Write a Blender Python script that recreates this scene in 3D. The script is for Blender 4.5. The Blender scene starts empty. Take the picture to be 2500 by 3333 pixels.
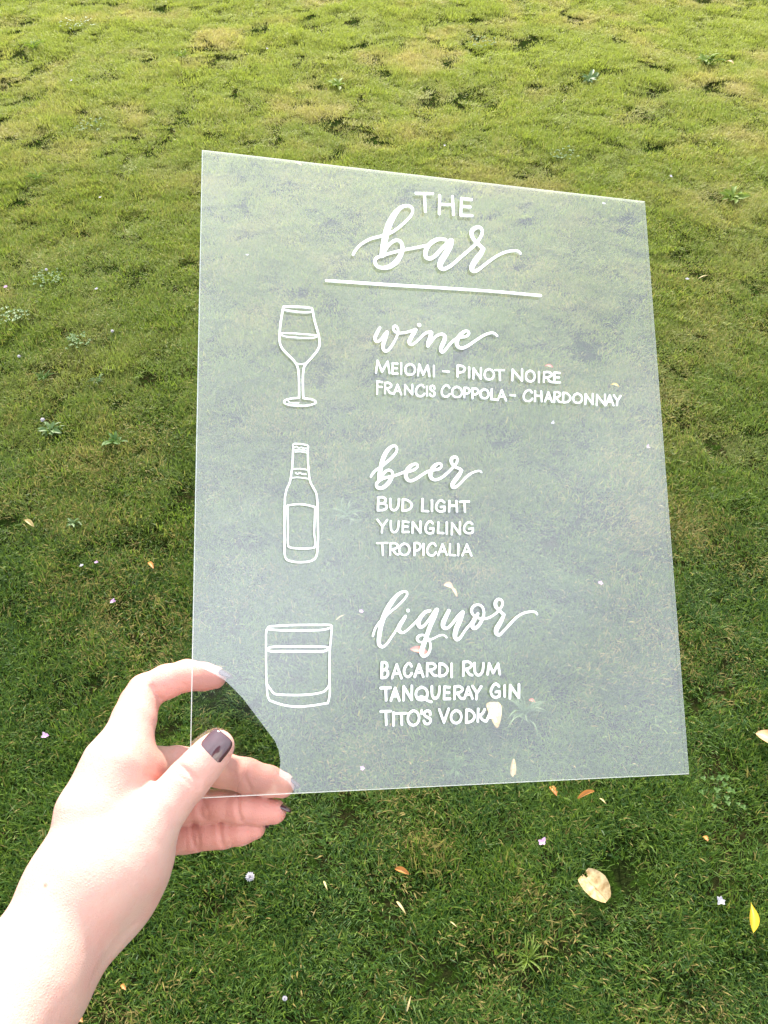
import bpy, math, random
import numpy as np
from mathutils import Vector, Matrix, noise

# ------------------------------------------------------------------ camera
SC = bpy.context.scene
PITCH = math.radians(47.0)
CAM = np.array([0.0, 0.0, 1.5])
F_PX, W_PX, H_PX = 2900.0, 2500.0, 3333.0
sp, cp = math.sin(PITCH), math.cos(PITCH)
AX = np.array([1.0, 0, 0]); AY = np.array([0, -sp, -cp]); AZ = np.array([0, cp, -sp])
cam_d = bpy.data.cameras.new('camera'); cam = bpy.data.objects.new('camera', cam_d)
SC.collection.objects.link(cam)
cam.location = CAM
cam.rotation_euler = (math.radians(90) - PITCH, 0, 0)
cam_d.sensor_fit = 'VERTICAL'; cam_d.sensor_height = 24.0
cam_d.lens = 24.0 * F_PX / H_PX
cam_d.clip_start = 0.02; cam_d.clip_end = 2000
cam_d.dof.use_dof = False
SC.camera = cam

# ------------------------------------------------------------------ light
SEEDW = 2.7
SUN_EL, SUN_AZ = math.radians(34), math.radians(-6)     # azimuth from +Y towards +X
world = bpy.data.worlds.new('World'); SC.world = world; world.use_nodes = True
nt = world.node_tree; nt.nodes.clear()
def N(tree, t, **kw):
    n = tree.nodes.new(t)
    for k, v in kw.items():
        if k.startswith('i_'):
            n.inputs[int(k[2:])].default_value = v
        else: setattr(n, k, v)
    return n
sky = N(nt, 'ShaderNodeTexSky', sky_type='NISHITA', sun_disc=False)
sky.sun_elevation = SUN_EL; sky.sun_rotation = SUN_AZ
tc = N(nt, 'ShaderNodeTexCoord')
sep = N(nt, 'ShaderNodeSeparateXYZ'); nt.links.new(tc.outputs['Generated'], sep.inputs[0])
mx = N(nt, 'ShaderNodeMath', operation='MAXIMUM', i_1=0.0); nt.links.new(sep.outputs[2], mx.inputs[0])
lum = N(nt, 'ShaderNodeMath', operation='MULTIPLY_ADD', i_1=0.62, i_2=0.47); nt.links.new(mx.outputs[0], lum.inputs[0])
nz = N(nt, 'ShaderNodeTexNoise'); nz.noise_dimensions = '4D'; nz.inputs['Scale'].default_value = 1.7; nz.inputs['Detail'].default_value = 4; nz.inputs['W'].default_value = SEEDW
nt.links.new(tc.outputs['Generated'], nz.inputs['Vector'])
rmp = N(nt, 'ShaderNodeMapRange', i_1=0.36, i_2=0.64, i_3=0.70, i_4=1.28); nt.links.new(nz.outputs['Fac'], rmp.inputs[0])
mul = N(nt, 'ShaderNodeMath', operation='MULTIPLY'); nt.links.new(lum.outputs[0], mul.inputs[0]); nt.links.new(rmp.outputs[0], mul.inputs[1])
cloud = N(nt, 'ShaderNodeBackground'); cloud.inputs[0].default_value = (0.93, 1.0, 1.09, 1)
nt.links.new(mul.outputs[0], cloud.inputs[1])
bg = N(nt, 'ShaderNodeBackground'); bg.inputs[1].default_value = 0.1
nt.links.new(sky.outputs[0], bg.inputs[0])
mixs = N(nt, 'ShaderNodeMixShader'); mixs.inputs[0].default_value = 0.88
nt.links.new(bg.outputs[0], mixs.inputs[1]); nt.links.new(cloud.outputs[0], mixs.inputs[2])
wo = N(nt, 'ShaderNodeOutputWorld'); nt.links.new(mixs.outputs[0], wo.inputs[0])

sun_d = bpy.data.lights.new('sun', 'SUN'); sun_d.energy = 5.0; sun_d.angle = math.radians(4)
sun_d.color = (1.0, 0.93, 0.80)
sun = bpy.data.objects.new('sun', sun_d); SC.collection.objects.link(sun)
sdir = Vector((math.sin(SUN_AZ) * math.cos(SUN_EL), math.cos(SUN_AZ) * math.cos(SUN_EL), math.sin(SUN_EL)))
sun.rotation_euler = (-sdir).to_track_quat('-Z', 'Y').to_euler()
vs = SC.view_settings
SC.display_settings.display_device = 'sRGB'
vs.view_transform = 'Standard'; vs.look = 'None'; vs.exposure = 1.4; vs.gamma = 1.0; vs.use_curve_mapping = False
SC.cycles.max_bounces = 8; SC.cycles.transparent_max_bounces = 12
SC.cycles.diffuse_bounces = 3; SC.cycles.glossy_bounces = 4; SC.cycles.transmission_bounces = 4

# ------------------------------------------------------------------ helpers
rng = random.Random(7)
def px3(x, y, d):
    """photo pixel + depth along the view axis -> world"""
    return CAM + d * ((x - W_PX / 2) / F_PX * AX + (y - H_PX / 2) / F_PX * AY + AZ)
def hgt(x, y):
    return 0.016 * noise.noise(Vector((x * 2.1, y * 2.1, 3.7))) + 0.007 * noise.noise(Vector((x * 6.3, y * 6.3, 1.2))) + 0.005 * noise.noise(Vector((x * 15, y * 15, 4.2)))
def ground(x, y, up=0.0):
    r = (x - W_PX / 2) / F_PX * AX + (y - H_PX / 2) / F_PX * AY + AZ
    z = 0.0
    for _ in range(4):
        t = (z + up - CAM[2]) / r[2]; p = CAM + t * r; z = hgt(p[0], p[1])
    return Vector((p[0], p[1], z + up))
def tag(o, label=None, cat=None, group=None, kind=None):
    if label: o['label'] = label
    if cat: o['category'] = cat
    if group: o['group'] = group
    if kind: o['kind'] = kind
    return o
def mesh(name, V, Fc, mats=(), smooth=False):
    me = bpy.data.meshes.new(name)
    V = np.asarray(V, dtype=np.float64).reshape(-1, 3)
    me.from_pydata(V.tolist(), [], Fc if isinstance(Fc, list) else Fc.tolist())
    for m in (mats if isinstance(mats, (list, tuple)) else [mats]): me.materials.append(m)
    if smooth: me.polygons.foreach_set('use_smooth', [True] * len(me.polygons))
    me.update(); return me
def link(name, me, parent=None, loc=None):
    o = bpy.data.objects.new(name, me); SC.collection.objects.link(o)
    if parent: o.parent = parent
    if loc is not None: o.location = loc
    return o
def new_mat(name):
    m = bpy.data.materials.new(name); m.use_nodes = True
    b = m.node_tree.nodes['Principled BSDF']
    return m, m.node_tree, b
def mixcol(t, fac, a, b, blend='MIX'):
    n = t.nodes.new('ShaderNodeMix'); n.data_type = 'RGBA'; n.blend_type = blend
    for sock, v in ((n.inputs[0], fac), (n.inputs[6], a), (n.inputs[7], b)):
        if isinstance(v, (int, float)): sock.default_value = v
        elif isinstance(v, tuple): sock.default_value = (*v, 1) if len(v) == 3 else v
        else: t.links.new(v, sock)
    return n.outputs[2]
def noise_fac(t, vec, scale, lo, hi, detail=3, rough=0.55):
    n = t.nodes.new('ShaderNodeTexNoise'); n.inputs['Scale'].default_value = scale
    n.inputs['Detail'].default_value = detail; n.inputs['Roughness'].default_value = rough
    t.links.new(vec, n.inputs['Vector'])
    r = t.nodes.new('ShaderNodeMapRange'); r.inputs[1].default_value = lo; r.inputs[2].default_value = hi
    t.links.new(n.outputs['Fac'], r.inputs[0]); return r.outputs[0]
def add_bump(t, b, scale, strength, dist, vec=None, detail=4):
    n = t.nodes.new('ShaderNodeTexNoise'); n.inputs['Scale'].default_value = scale; n.inputs['Detail'].default_value = detail
    if vec: t.links.new(vec, n.inputs['Vector'])
    bp = t.nodes.new('ShaderNodeBump'); bp.inputs['Strength'].default_value = strength; bp.inputs['Distance'].default_value = dist
    t.links.new(n.outputs['Fac'], bp.inputs['Height']); t.links.new(bp.outputs[0], b.inputs['Normal'])
def foliage_mat(name, cols, transl=0.35, rough=0.5, spec=0.3):
    """cols = dark, mid, light, dry; clumps by world position, each blade by its own random value"""
    m, t, b = new_mat(name)
    geo = t.nodes.new('ShaderNodeNewGeometry'); pos = geo.outputs['Position']
    at = t.nodes.new('ShaderNodeAttribute'); at.attribute_name = 'rnd'
    big = noise_fac(t, pos, 1.3, 0.36, 0.64, 3); mid = noise_fac(t, pos, 9.0, 0.35, 0.65, 3)
    dry = noise_fac(t, pos, 2.3, 0.50, 0.72, 4, 0.6)
    c = mixcol(t, mid, cols[0], cols[1]); c = mixcol(t, big, mixcol(t, 0.45, c, cols[0]), mixcol(t, 0.35, c, cols[1]))
    r1 = t.nodes.new('ShaderNodeMapRange'); r1.inputs[1].default_value = 0.45; r1.inputs[2].default_value = 1.0
    t.links.new(at.outputs['Fac'], r1.inputs[0])
    c = mixcol(t, r1.outputs[0], c, cols[2])
    # dry blades: a share everywhere, more of them in the dry patches
    r2 = t.nodes.new('ShaderNodeMath'); r2.operation = 'MULTIPLY'; r2.inputs[1].default_value = 7.31
    t.links.new(at.outputs['Fac'], r2.inputs[0])
    fr = t.nodes.new('ShaderNodeMath'); fr.operation = 'FRACT'; t.links.new(r2.outputs[0], fr.inputs[0])
    th = t.nodes.new('ShaderNodeMath'); th.operation = 'MULTIPLY_ADD'; th.inputs[1].default_value = 0.55; th.inputs[2].default_value = 0.035
    # more dry blades further out; far also steers the sunlight painted into the colour
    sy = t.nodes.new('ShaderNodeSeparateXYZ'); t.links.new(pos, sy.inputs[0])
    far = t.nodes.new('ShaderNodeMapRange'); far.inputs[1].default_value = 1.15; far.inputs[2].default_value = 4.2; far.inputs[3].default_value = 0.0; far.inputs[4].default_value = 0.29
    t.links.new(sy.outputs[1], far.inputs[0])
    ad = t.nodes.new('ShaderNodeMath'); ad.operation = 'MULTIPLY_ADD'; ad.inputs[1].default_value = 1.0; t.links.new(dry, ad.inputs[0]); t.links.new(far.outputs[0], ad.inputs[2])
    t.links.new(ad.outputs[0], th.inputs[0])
    lt = t.nodes.new('ShaderNodeMath'); lt.operation = 'LESS_THAN'; t.links.new(fr.outputs[0], lt.inputs[0]); t.links.new(th.outputs[0], lt.inputs[1])
    c = mixcol(t, lt.outputs[0], c, cols[3])
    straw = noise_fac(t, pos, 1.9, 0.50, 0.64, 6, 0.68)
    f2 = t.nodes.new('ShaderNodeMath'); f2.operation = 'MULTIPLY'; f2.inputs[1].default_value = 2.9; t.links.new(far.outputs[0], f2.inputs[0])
    c = mixcol(t, f2.outputs[0], c, mixcol(t, 0.80, c, (0.47, 0.50, 0.09)))  # brightness of the sunlit far lawn painted into the blades as paler yellow-green
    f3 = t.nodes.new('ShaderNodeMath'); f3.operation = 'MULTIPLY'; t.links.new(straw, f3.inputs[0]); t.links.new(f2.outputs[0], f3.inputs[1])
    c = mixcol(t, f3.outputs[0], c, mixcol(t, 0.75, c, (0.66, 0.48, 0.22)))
    t.links.new(c, b.inputs['Base Color']); b.inputs['Roughness'].default_value = rough
    b.inputs['Specular IOR Level'].default_value = spec
    tr = t.nodes.new('ShaderNodeBsdfTranslucent'); t.links.new(mixcol(t, 0.5, c, (0.16, 0.24, 0.02)), tr.inputs[0])
    mxs = t.nodes.new('ShaderNodeMixShader'); mxs.inputs[0].default_value = transl
    t.links.new(b.outputs[0], mxs.inputs[1]); t.links.new(tr.outputs[0], mxs.inputs[2])
    t.links.new(mxs.outputs[0], t.nodes['Material Output'].inputs[0])
    return m
def leaf_mat(name, c1, c2, scale=60, rough=0.5, transl=0.25):
    m, t, b = new_mat(name)
    tcn = t.nodes.new('ShaderNodeTexCoord'); f = noise_fac(t, tcn.outputs['Object'], scale, 0.4, 0.68, 4)
    c = mixcol(t, f, c1, c2); t.links.new(c, b.inputs['Base Color']); b.inputs['Roughness'].default_value = rough
    tr = t.nodes.new('ShaderNodeBsdfTranslucent'); t.links.new(c, tr.inputs[0])
    mxs = t.nodes.new('ShaderNodeMixShader'); mxs.inputs[0].default_value = transl
    t.links.new(b.outputs[0], mxs.inputs[1]); t.links.new(tr.outputs[0], mxs.inputs[2])
    t.links.new(mxs.outputs[0], t.nodes['Material Output'].inputs[0])
    return m
# ------------------------------------------------------------------ lawn
m_soil, t, b = new_mat('lawn_soil')
geo = t.nodes.new('ShaderNodeNewGeometry'); pos = geo.outputs['Position']
c = mixcol(t, noise_fac(t, pos, 6, .4, .6), (0.010, 0.014, 0.004), (0.020, 0.018, 0.007))
c = mixcol(t, noise_fac(t, pos, 70, .45, .6), c, (0.014, 0.028, 0.004))
t.links.new(c, b.inputs['Base Color']); b.inputs['Roughness'].default_value = 1.0; b.inputs['Specular IOR Level'].default_value = 0.0
add_bump(t, b, 150, 0.8, 0.01, pos)
def build_ground():
    xs = np.concatenate([-np.geomspace(8, 600, 16)[::-1], np.arange(-7.9, 7.95, 0.07), np.geomspace(8, 600, 16)])
    ys = np.concatenate([-np.geomspace(3, 600, 18)[::-1], np.arange(-2.9, 10.95, 0.07), np.geomspace(11, 900, 18)])
    V = []
    for y in ys:
        for x in xs:
            V.append((x, y, hgt(x, y)))
    nx = len(xs); Fc = []
    for j in range(len(ys) - 1):
        for i in range(nx - 1):
            a = j * nx + i; Fc.append((a, a + 1, a + nx + 1, a + nx))
    o = link('ground', mesh('ground', V, Fc, m_soil, True)); tag(o, kind='structure')
build_ground()

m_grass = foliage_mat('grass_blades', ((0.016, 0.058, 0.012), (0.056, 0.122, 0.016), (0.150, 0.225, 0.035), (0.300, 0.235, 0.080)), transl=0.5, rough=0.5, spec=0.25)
def tuft(seed, n=230, rad=0.065, lmin=0.012, lmax=0.030, comb=None):
    r = np.random.default_rng(seed)
    a = r.uniform(0, 2 * math.pi, n); q = rad * np.sqrt(r.uniform(0, 1, n))
    bx, by = q * np.cos(a), q * np.sin(a)
    L = r.uniform(lmin, lmax, n) * (1.0 - 0.25 * (q / rad) ** 2)
    w = r.uniform(0.0006, 0.0013, n)
    ca = r.uniform(0, 2 * math.pi)
    az = np.where(r.random(n) < 0.6, ca + r.normal(0, 0.7, n), r.uniform(0, 2 * math.pi, n))
    lean = np.abs(r.normal(0.55, 0.32, n)); bend = r.uniform(0.1, 0.9, n)
    dx, dy = np.cos(az), np.sin(az); fx, fy = np.cos(az + 1.57 + r.normal(0, .5, n)), np.sin(az + 1.57 + r.normal(0, .5, n))
    V = np.zeros((n, 5, 3))
    for k, s in enumerate((0.0, 0.55, 1.0)):
        th = lean + bend * s
        h = L * s * np.cos(th * 0.8); o = L * s * np.sin(th)
        cx, cy, cz = bx + dx * o, by + dy * o, h - 0.002
        ww = w * (1.0, 0.85, 0)[k]
        if k < 2:
            V[:, 2 * k] = np.stack([cx - fx * ww, cy - fy * ww, cz], 1); V[:, 2 * k + 1] = np.stack([cx + fx * ww, cy + fy * ww, cz], 1)
        else: V[:, 4] = np.stack([cx, cy, cz], 1)
    idx = np.arange(n)[:, None] * 5
    F4 = (idx + [0, 1, 3, 2]).tolist(); F3 = (idx + [2, 3, 4]).tolist()
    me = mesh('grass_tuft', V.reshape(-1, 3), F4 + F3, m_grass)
    at = me.attributes.new('rnd', 'FLOAT', 'POINT'); at.data.foreach_set('value', np.repeat(r.random(n), 5))
    return me
tufts = bpy.data.collections.new('grass_tufts')            # source of the grass, not linked to the scene
for s in range(14):
    k = s % 7
    me = tuft(s, n=300 if k < 5 else 170, rad=0.060 if k < 5 else 0.045,
              lmin=(0.009, 0.010, 0.008, 0.012, 0.009, 0.014, 0.008)[k], lmax=(0.022, 0.026, 0.019, 0.028, 0.023, 0.036, 0.017)[k])
    tufts.objects.link(bpy.data.objects.new('grass_tuft', me))
def build_grass():
    r = np.random.default_rng(11)
    P, A, S, I = [], [], [], []
    def fill(x0, x1, y0, y1, dens, test, smul):
        n = int((x1 - x0) * (y1 - y0) * dens)
        X = r.uniform(x0, x1, n); Y = r.uniform(y0, y1, n); R = r.random((n, 5))
        for i in range(n):
            x, y = X[i], Y[i]
            if not test(x, y): continue
            d = noise.noise(Vector((x * 5.0, y * 5.0, 9.1))) * 0.6 + noise.noise(Vector((x * 13, y * 13, 2.4))) * 0.5
            if noise.noise(Vector((x * 15, y * 15, 7.7))) < -0.42 and R[i, 4] < 0.6 and y < 2.6: continue              # thin spots
            P.append((x, y, hgt(x, y)))
            # the mower and feet have laid the blades over in drifting directions
            az = 3.0 * noise.noise(Vector((x * 1.6, y * 1.6, 5.5))) + (R[i, 1] - .5) * 3.5
            A.append(((R[i, 2] - .5) * 0.5, (R[i, 3] - .5) * 0.5, az))
            s = smul * (0.84 + 0.30 * d + 0.34 * R[i, 4]); S.append((s, s, s * (1.05 + 0.75 * d))); I.append(int(R[i, 0] * 1399) % 14)
    near = lambda x, y: abs(x) < 0.55 * math.hypot(y, 1.5) + 0.25
    fill(-3.2, 3.2, -0.35, 3.2, 980, near, 0.86)
    fill(-4.6, 4.6, 3.2, 7.4, 560, near, 1.0)
    fill(-8, 8, -2.8, 10.9, 110, lambda x, y: not (near(x, y) and -0.35 < y < 7.4), 1.6)
    me = bpy.data.meshes.new('grass'); me.from_pydata(P, [], [])
    for nm, arr, tp in (('rot', A, 'FLOAT_VECTOR'), ('scl', S, 'FLOAT_VECTOR')):
        at = me.attributes.new(nm, tp, 'POINT'); at.data.foreach_set('vector', np.array(arr, dtype=np.float32).ravel())
    at = me.attributes.new('pick', 'INT', 'POINT'); at.data.foreach_set('value', np.array(I, dtype=np.int32))
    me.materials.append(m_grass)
    o = link('grass', me); tag(o, kind='stuff', label='short mown lawn grass with greener and drier patches')
    g = bpy.data.node_groups.new('scatter_grass', 'GeometryNodeTree')
    g.interface.new_socket('Geometry', in_out='INPUT', socket_type='NodeSocketGeometry')
    g.interface.new_socket('Geometry', in_out='OUTPUT', socket_type='NodeSocketGeometry')
    gi = g.nodes.new('NodeGroupInput'); go = g.nodes.new('NodeGroupOutput')
    ci = g.nodes.new('GeometryNodeCollectionInfo'); ci.inputs['Collection'].default_value = tufts
    ci.inputs['Separate Children'].default_value = True; ci.inputs['Reset Children'].default_value = True
    ip = g.nodes.new('GeometryNodeInstanceOnPoints'); ip.inputs['Pick Instance'].default_value = True
    def attr(nm, tp):
        a = g.nodes.new('GeometryNodeInputNamedAttribute'); a.data_type = tp; a.inputs[0].default_value = nm; return a
    g.links.new(gi.outputs[0], ip.inputs['Points']); g.links.new(ci.outputs[0], ip.inputs['Instance'])
    er = g.nodes.new('FunctionNodeEulerToRotation'); g.links.new(attr('rot', 'FLOAT_VECTOR').outputs[0], er.inputs[0])
    g.links.new(er.outputs[0], ip.inputs['Rotation'])
    g.links.new(attr('scl', 'FLOAT_VECTOR').outputs[0], ip.inputs['Scale'])
    g.links.new(attr('pick', 'INT').outputs[0], ip.inputs['Instance Index'])
    g.links.new(ip.outputs[0], go.inputs[0])
    md = o.modifiers.new('scatter', 'NODES'); md.node_group = g
build_grass()
# ------------------------------------------------------------------ acrylic sign
SW, SH, ST = 0.2794, 0.3556, 0.0022
def cam2w(v): return CAM + v[0] * AX + v[1] * AY + v[2] * AZ
_t = np.array([-0.09708331, 0.14309834, 0.44407191])
_tl = np.array([-0.1038789, -0.20749503, 0.50800809]); _br = np.array([0.17391925, 0.14978817, 0.50894634])
ex = (_br - _t); ex /= np.linalg.norm(ex)
ey = (_tl - _t); ey -= ex * (ex @ ey); ey /= np.linalg.norm(ey)
en = np.cross(ex, ey); en /= np.linalg.norm(en)
if en[2] > 0: en = -en                                     # towards the camera
S_O = cam2w(_t); S_X = ex[0]*AX+ex[1]*AY+ex[2]*AZ; S_Y = ey[0]*AX+ey[1]*AY+ey[2]*AZ; S_N = en[0]*AX+en[1]*AY+en[2]*AZ
def plane_depth(x, y):
    r = np.array([(x - W_PX/2)/F_PX, (y - H_PX/2)/F_PX, 1.0]); return (en @ _t) / (en @ r)
def to_sign(x, y):
    r = np.array([(x - W_PX/2)/F_PX, (y - H_PX/2)/F_PX, 1.0]); d = (en @ _t) / (en @ r)
    q = r * d - _t; return q @ ex, q @ ey, d / F_PX
SM = Matrix(((S_X[0], S_Y[0], S_N[0], S_O[0]), (S_X[1], S_Y[1], S_N[1], S_O[1]), (S_X[2], S_Y[2], S_N[2], S_O[2]), (0, 0, 0, 1)))

m_acr = bpy.data.materials.new('clear_acrylic'); m_acr.use_nodes = True
t = m_acr.node_tree; t.nodes.clear()
geo = t.nodes.new('ShaderNodeNewGeometry')
dp = t.nodes.new('ShaderNodeVectorMath'); dp.operation = 'DOT_PRODUCT'
t.links.new(geo.outputs['Incoming'], dp.inputs[0]); t.links.new(geo.outputs['Normal'], dp.inputs[1])
ab = t.nodes.new('ShaderNodeMath'); ab.operation = 'ABSOLUTE'; t.links.new(dp.outputs['Value'], ab.inputs[0])
om = t.nodes.new('ShaderNodeMath'); om.operation = 'SUBTRACT'; om.inputs[0].default_value = 1.0; t.links.new(ab.outputs[0], om.inputs[1])
p5 = t.nodes.new('ShaderNodeMath'); p5.operation = 'POWER'; p5.inputs[1].default_value = 5.0; t.links.new(om.outputs[0], p5.inputs[0])
R0 = 0.10
fr = t.nodes.new('ShaderNodeMath'); fr.operation = 'MULTIPLY_ADD'; fr.inputs[1].default_value = 1 - R0; fr.inputs[2].default_value = R0
t.links.new(p5.outputs[0], fr.inputs[0])
tr = t.nodes.new('ShaderNodeBsdfTransparent'); tr.inputs[0].default_value = (0.985, 0.99, 0.987, 1)
gl = t.nodes.new('ShaderNodeBsdfGlossy'); gl.inputs['Roughness'].default_value = 0.0
gl.inputs['Color'].default_value = (1, 1, 1, 1)
ms = t.nodes.new('ShaderNodeMixShader'); t.links.new(fr.outputs[0], ms.inputs[0]); t.links.new(tr.outputs[0], ms.inputs[1]); t.links.new(gl.outputs[0], ms.inputs[2])
ou = t.nodes.new('ShaderNodeOutputMaterial'); t.links.new(ms.outputs[0], ou.inputs[0])

m_edge = bpy.data.materials.new('polished_edge'); m_edge.use_nodes = True
t = m_edge.node_tree; b = t.nodes['Principled BSDF']
b.inputs['Base Color'].default_value = (0.88, 0.92, 0.90, 1); b.inputs['Roughness'].default_value = 0.25
tl_ = t.nodes.new('ShaderNodeBsdfTranslucent'); tl_.inputs[0].default_value = (0.9, 0.95, 0.93, 1)
tp_ = t.nodes.new('ShaderNodeBsdfTransparent')
m1 = t.nodes.new('ShaderNodeMixShader'); m1.inputs[0].default_value = 0.5; t.links.new(b.outputs[0], m1.inputs[1]); t.links.new(tl_.outputs[0], m1.inputs[2])
m2 = t.nodes.new('ShaderNodeMixShader'); m2.inputs[0].default_value = 0.15; t.links.new(m1.outputs[0], m2.inputs[1]); t.links.new(tp_.outputs[0], m2.inputs[2])
t.links.new(m2.outputs[0], t.nodes['Material Output'].inputs[0])

m_side = m_edge.copy(); m_side.name = 'clear_edge'
for n_ in m_side.node_tree.nodes:
    if n_.type == 'MIX_SHADER' and abs(n_.inputs[0].default_value - 0.15) < 1e-4: n_.inputs[0].default_value = 0.78
sign = bpy.data.objects.new('acrylic_sign', None); SC.collection.objects.link(sign); sign.matrix_world = SM
sign.empty_display_size = 0.05
tag(sign, 'clear acrylic bar menu sign with white hand lettering, held up over the lawn', 'sign')
def ring(e, z): return [(e, e, z), (SW - e, e, z), (SW - e, SH - e, z), (e, SH - e, z)]
ch = 0.00045
V = ring(ch, 0) + ring(0, -ch) + ring(0, -ST + ch) + ring(ch, -ST)
Fc = [[0, 1, 2, 3], [15, 14, 13, 12]]
for k in range(3):
    for i in range(4):
        j = (i + 1) % 4; Fc.append([4*k+i, 4*k+4+i, 4*k+4+j, 4*k+j])
me = mesh('panel', V, Fc, [m_acr, m_edge, m_side])
for i, p in enumerate(me.polygons): p.material_index = 0 if i < 2 else (1 if i < 6 else 2)
panel = link('panel', me, sign)

m_paint, t, b = new_mat('white_paint_marker')
b.inputs['Base Color'].default_value = (0.86, 0.86, 0.86, 1); b.inputs['Roughness'].default_value = 0.45
tcn = t.nodes.new('ShaderNodeTexCoord')
c = mixcol(t, noise_fac(t, tcn.outputs['Object'], 260, .35, .7, 3), (0.95, 0.955, 0.96), (0.88, 0.89, 0.90)); t.links.new(c, b.inputs['Base Color'])

def catmull(P, n=8):
    P = np.array(P, float)
    if len(P) < 3: return np.array([P[0] + (P[-1]-P[0])*k/n for k in range(n+1)])
    Q = np.vstack([2*P[0]-P[1], P, 2*P[-1]-P[-2]]); out = []
    for i in range(1, len(Q)-2):
        p0, p1, p2, p3 = Q[i-1:i+3]
        for k in range(n):
            s = k / n
            out.append(0.5*((2*p1)+(-p0+p2)*s+(2*p0-5*p1+4*p2-p3)*s*s+(-p0+3*p1-3*p2+p3)*s**3))
    out.append(P[-1]); return np.array(out)
# hand-printed capitals: unit glyphs, l = straight strokes, c = curved stroke
G = {
 'A': ['l 0 1 .5 0 1 1', 'l .2 .66 .8 .64'],
 'B': ['l .08 0 .03 1', 'c .05 .02 .5 -.02 .82 .1 .85 .3 .6 .44 .15 .5', 'c .15 .5 .6 .47 .97 .6 .95 .82 .6 .97 .03 1'],
 'C': ['c .96 .2 .72 .0 .42 .05 .12 .3 .0 .6 .15 .9 .5 1.0 .8 .92 1 .74'],
 'D': ['l .04 0 0 1', 'c .02 .02 .45 .03 .85 .25 1 .5 .82 .8 .45 .96 .05 1'],
 'E': ['l .05 .02 0 .98', 'l .05 .02 .95 .06', 'l .03 .47 .85 .48', 'l 0 .98 1 .96'],
 'F': ['l .04 0 0 1', 'l .04 0 1 .05', 'l .03 .42 .95 .43'],
 'G': ['c .9 .17 .62 .0 .3 .1 .06 .4 .04 .7 .25 .94 .6 1 .95 .9', 'l .95 .92 .98 .6', 'l .55 .6 .98 .57'],
 'H': ['l .04 0 0 1', 'l .93 0 1 1', 'l .02 .47 .97 .46'],
 'I': ['l .5 0 .5 1'],
 'K': ['l .08 0 .03 1', 'c .9 .04 .6 .38 .1 .62', 'c .25 .5 .5 .78 .75 .92 1 .98'],
 'L': ['l .1 0 .03 .97', 'l .03 .97 1 1'],
 'M': ['l 0 1 .12 .03', 'l .12 .03 .45 .9', 'l .45 .9 .86 .06', 'l .86 .06 1 1'],
 'N': ['l .03 1 .06 .05', 'l .06 .05 .93 .97', 'l .95 0 .95 .97'],
 'O': ['c .42 .02 .12 .2 0 .55 .14 .88 .5 1 .85 .85 1 .5 .85 .15 .5 0 .38 .04'],
 'P': ['l .06 0 .04 1', 'c .04 .03 .5 .0 .9 .12 1 .33 .75 .54 .1 .68'],
 'Q': ['c .42 .02 .12 .2 0 .55 .14 .9 .45 1 .85 .9 1 .5 .85 .15 .5 0 .38 .04', 'c .25 .82 .5 .75 .75 .85 1.0 1.05 1.35 1.15'],
 'R': ['l .05 0 .02 1', 'c .04 .03 .5 -.02 .86 .12 .9 .3 .6 .46 .1 .56', 'c .3 .52 .5 .72 .72 .92 1 .97'],
 'S': ['c .95 .28 .85 .06 .5 0 .15 .1 .1 .32 .45 .47 .9 .6 .97 .82 .6 1 .2 .95 .02 .78'],
 'T': ['l 0 .05 1 .02', 'l .5 .03 .55 1'],
 'U': ['c .04 0 .03 .4 .1 .8 .35 1 .65 .95 .88 .7 .97 .35 .99 .02'],
 'V': ['l 0 .05 .5 1 1 0'],
 'Y': ['l 0 0 .5 .52', 'l 1 .02 .5 .55 .44 1'],
 "'": ['l .6 0 .35 1'],
 '-': ['l 0 .4 1 .6'],
}
def caps(text, boxes, ox, oy, s, w, shear=0.0):
    out = []
    for chh, (x0, y0, x1, y1) in zip(text, boxes):
        h = w / 2
        X0, X1, Y0, Y1 = x0 + h, x1 - h, y0 + h, y1 - h
        if X1 < X0: X0 = X1 = (x0 + x1) / 2
        if Y1 < Y0: Y0 = Y1 = (y0 + y1) / 2
        if chh == '-': Y0, Y1 = y0 + h*.7, y1 - h*.7
        for st in G[chh]:
            v = [float(q) for q in st[2:].split()]
            pts = [(X0 + (X1-X0)*v[i], Y0 + (Y1-Y0)*v[i+1] + shear*((X1-X0)*(v[i]-.5)), w*rng.uniform(.9, 1.06)) for i in range(0, len(v), 2)]
            pts = [((ox + x*s), (oy + y*s), ww*s) for x, y, ww in pts]
            if st[0] == 'c': out.append(catmull(pts))
            else:
                for a, bb in zip(pts[:-1], pts[1:]): out.append(np.array([a, bb]))
    return out
def trace(strokes, ox, oy, s, w=None):
    out = []
    for st in strokes:
        pts = [(ox + p[0]*s, oy + p[1]*s, (p[2] if len(p) > 2 else w)*s) for p in st]
        out.append(catmull(pts) if len(pts) > 1 else np.array(pts*2))
    return out
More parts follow.
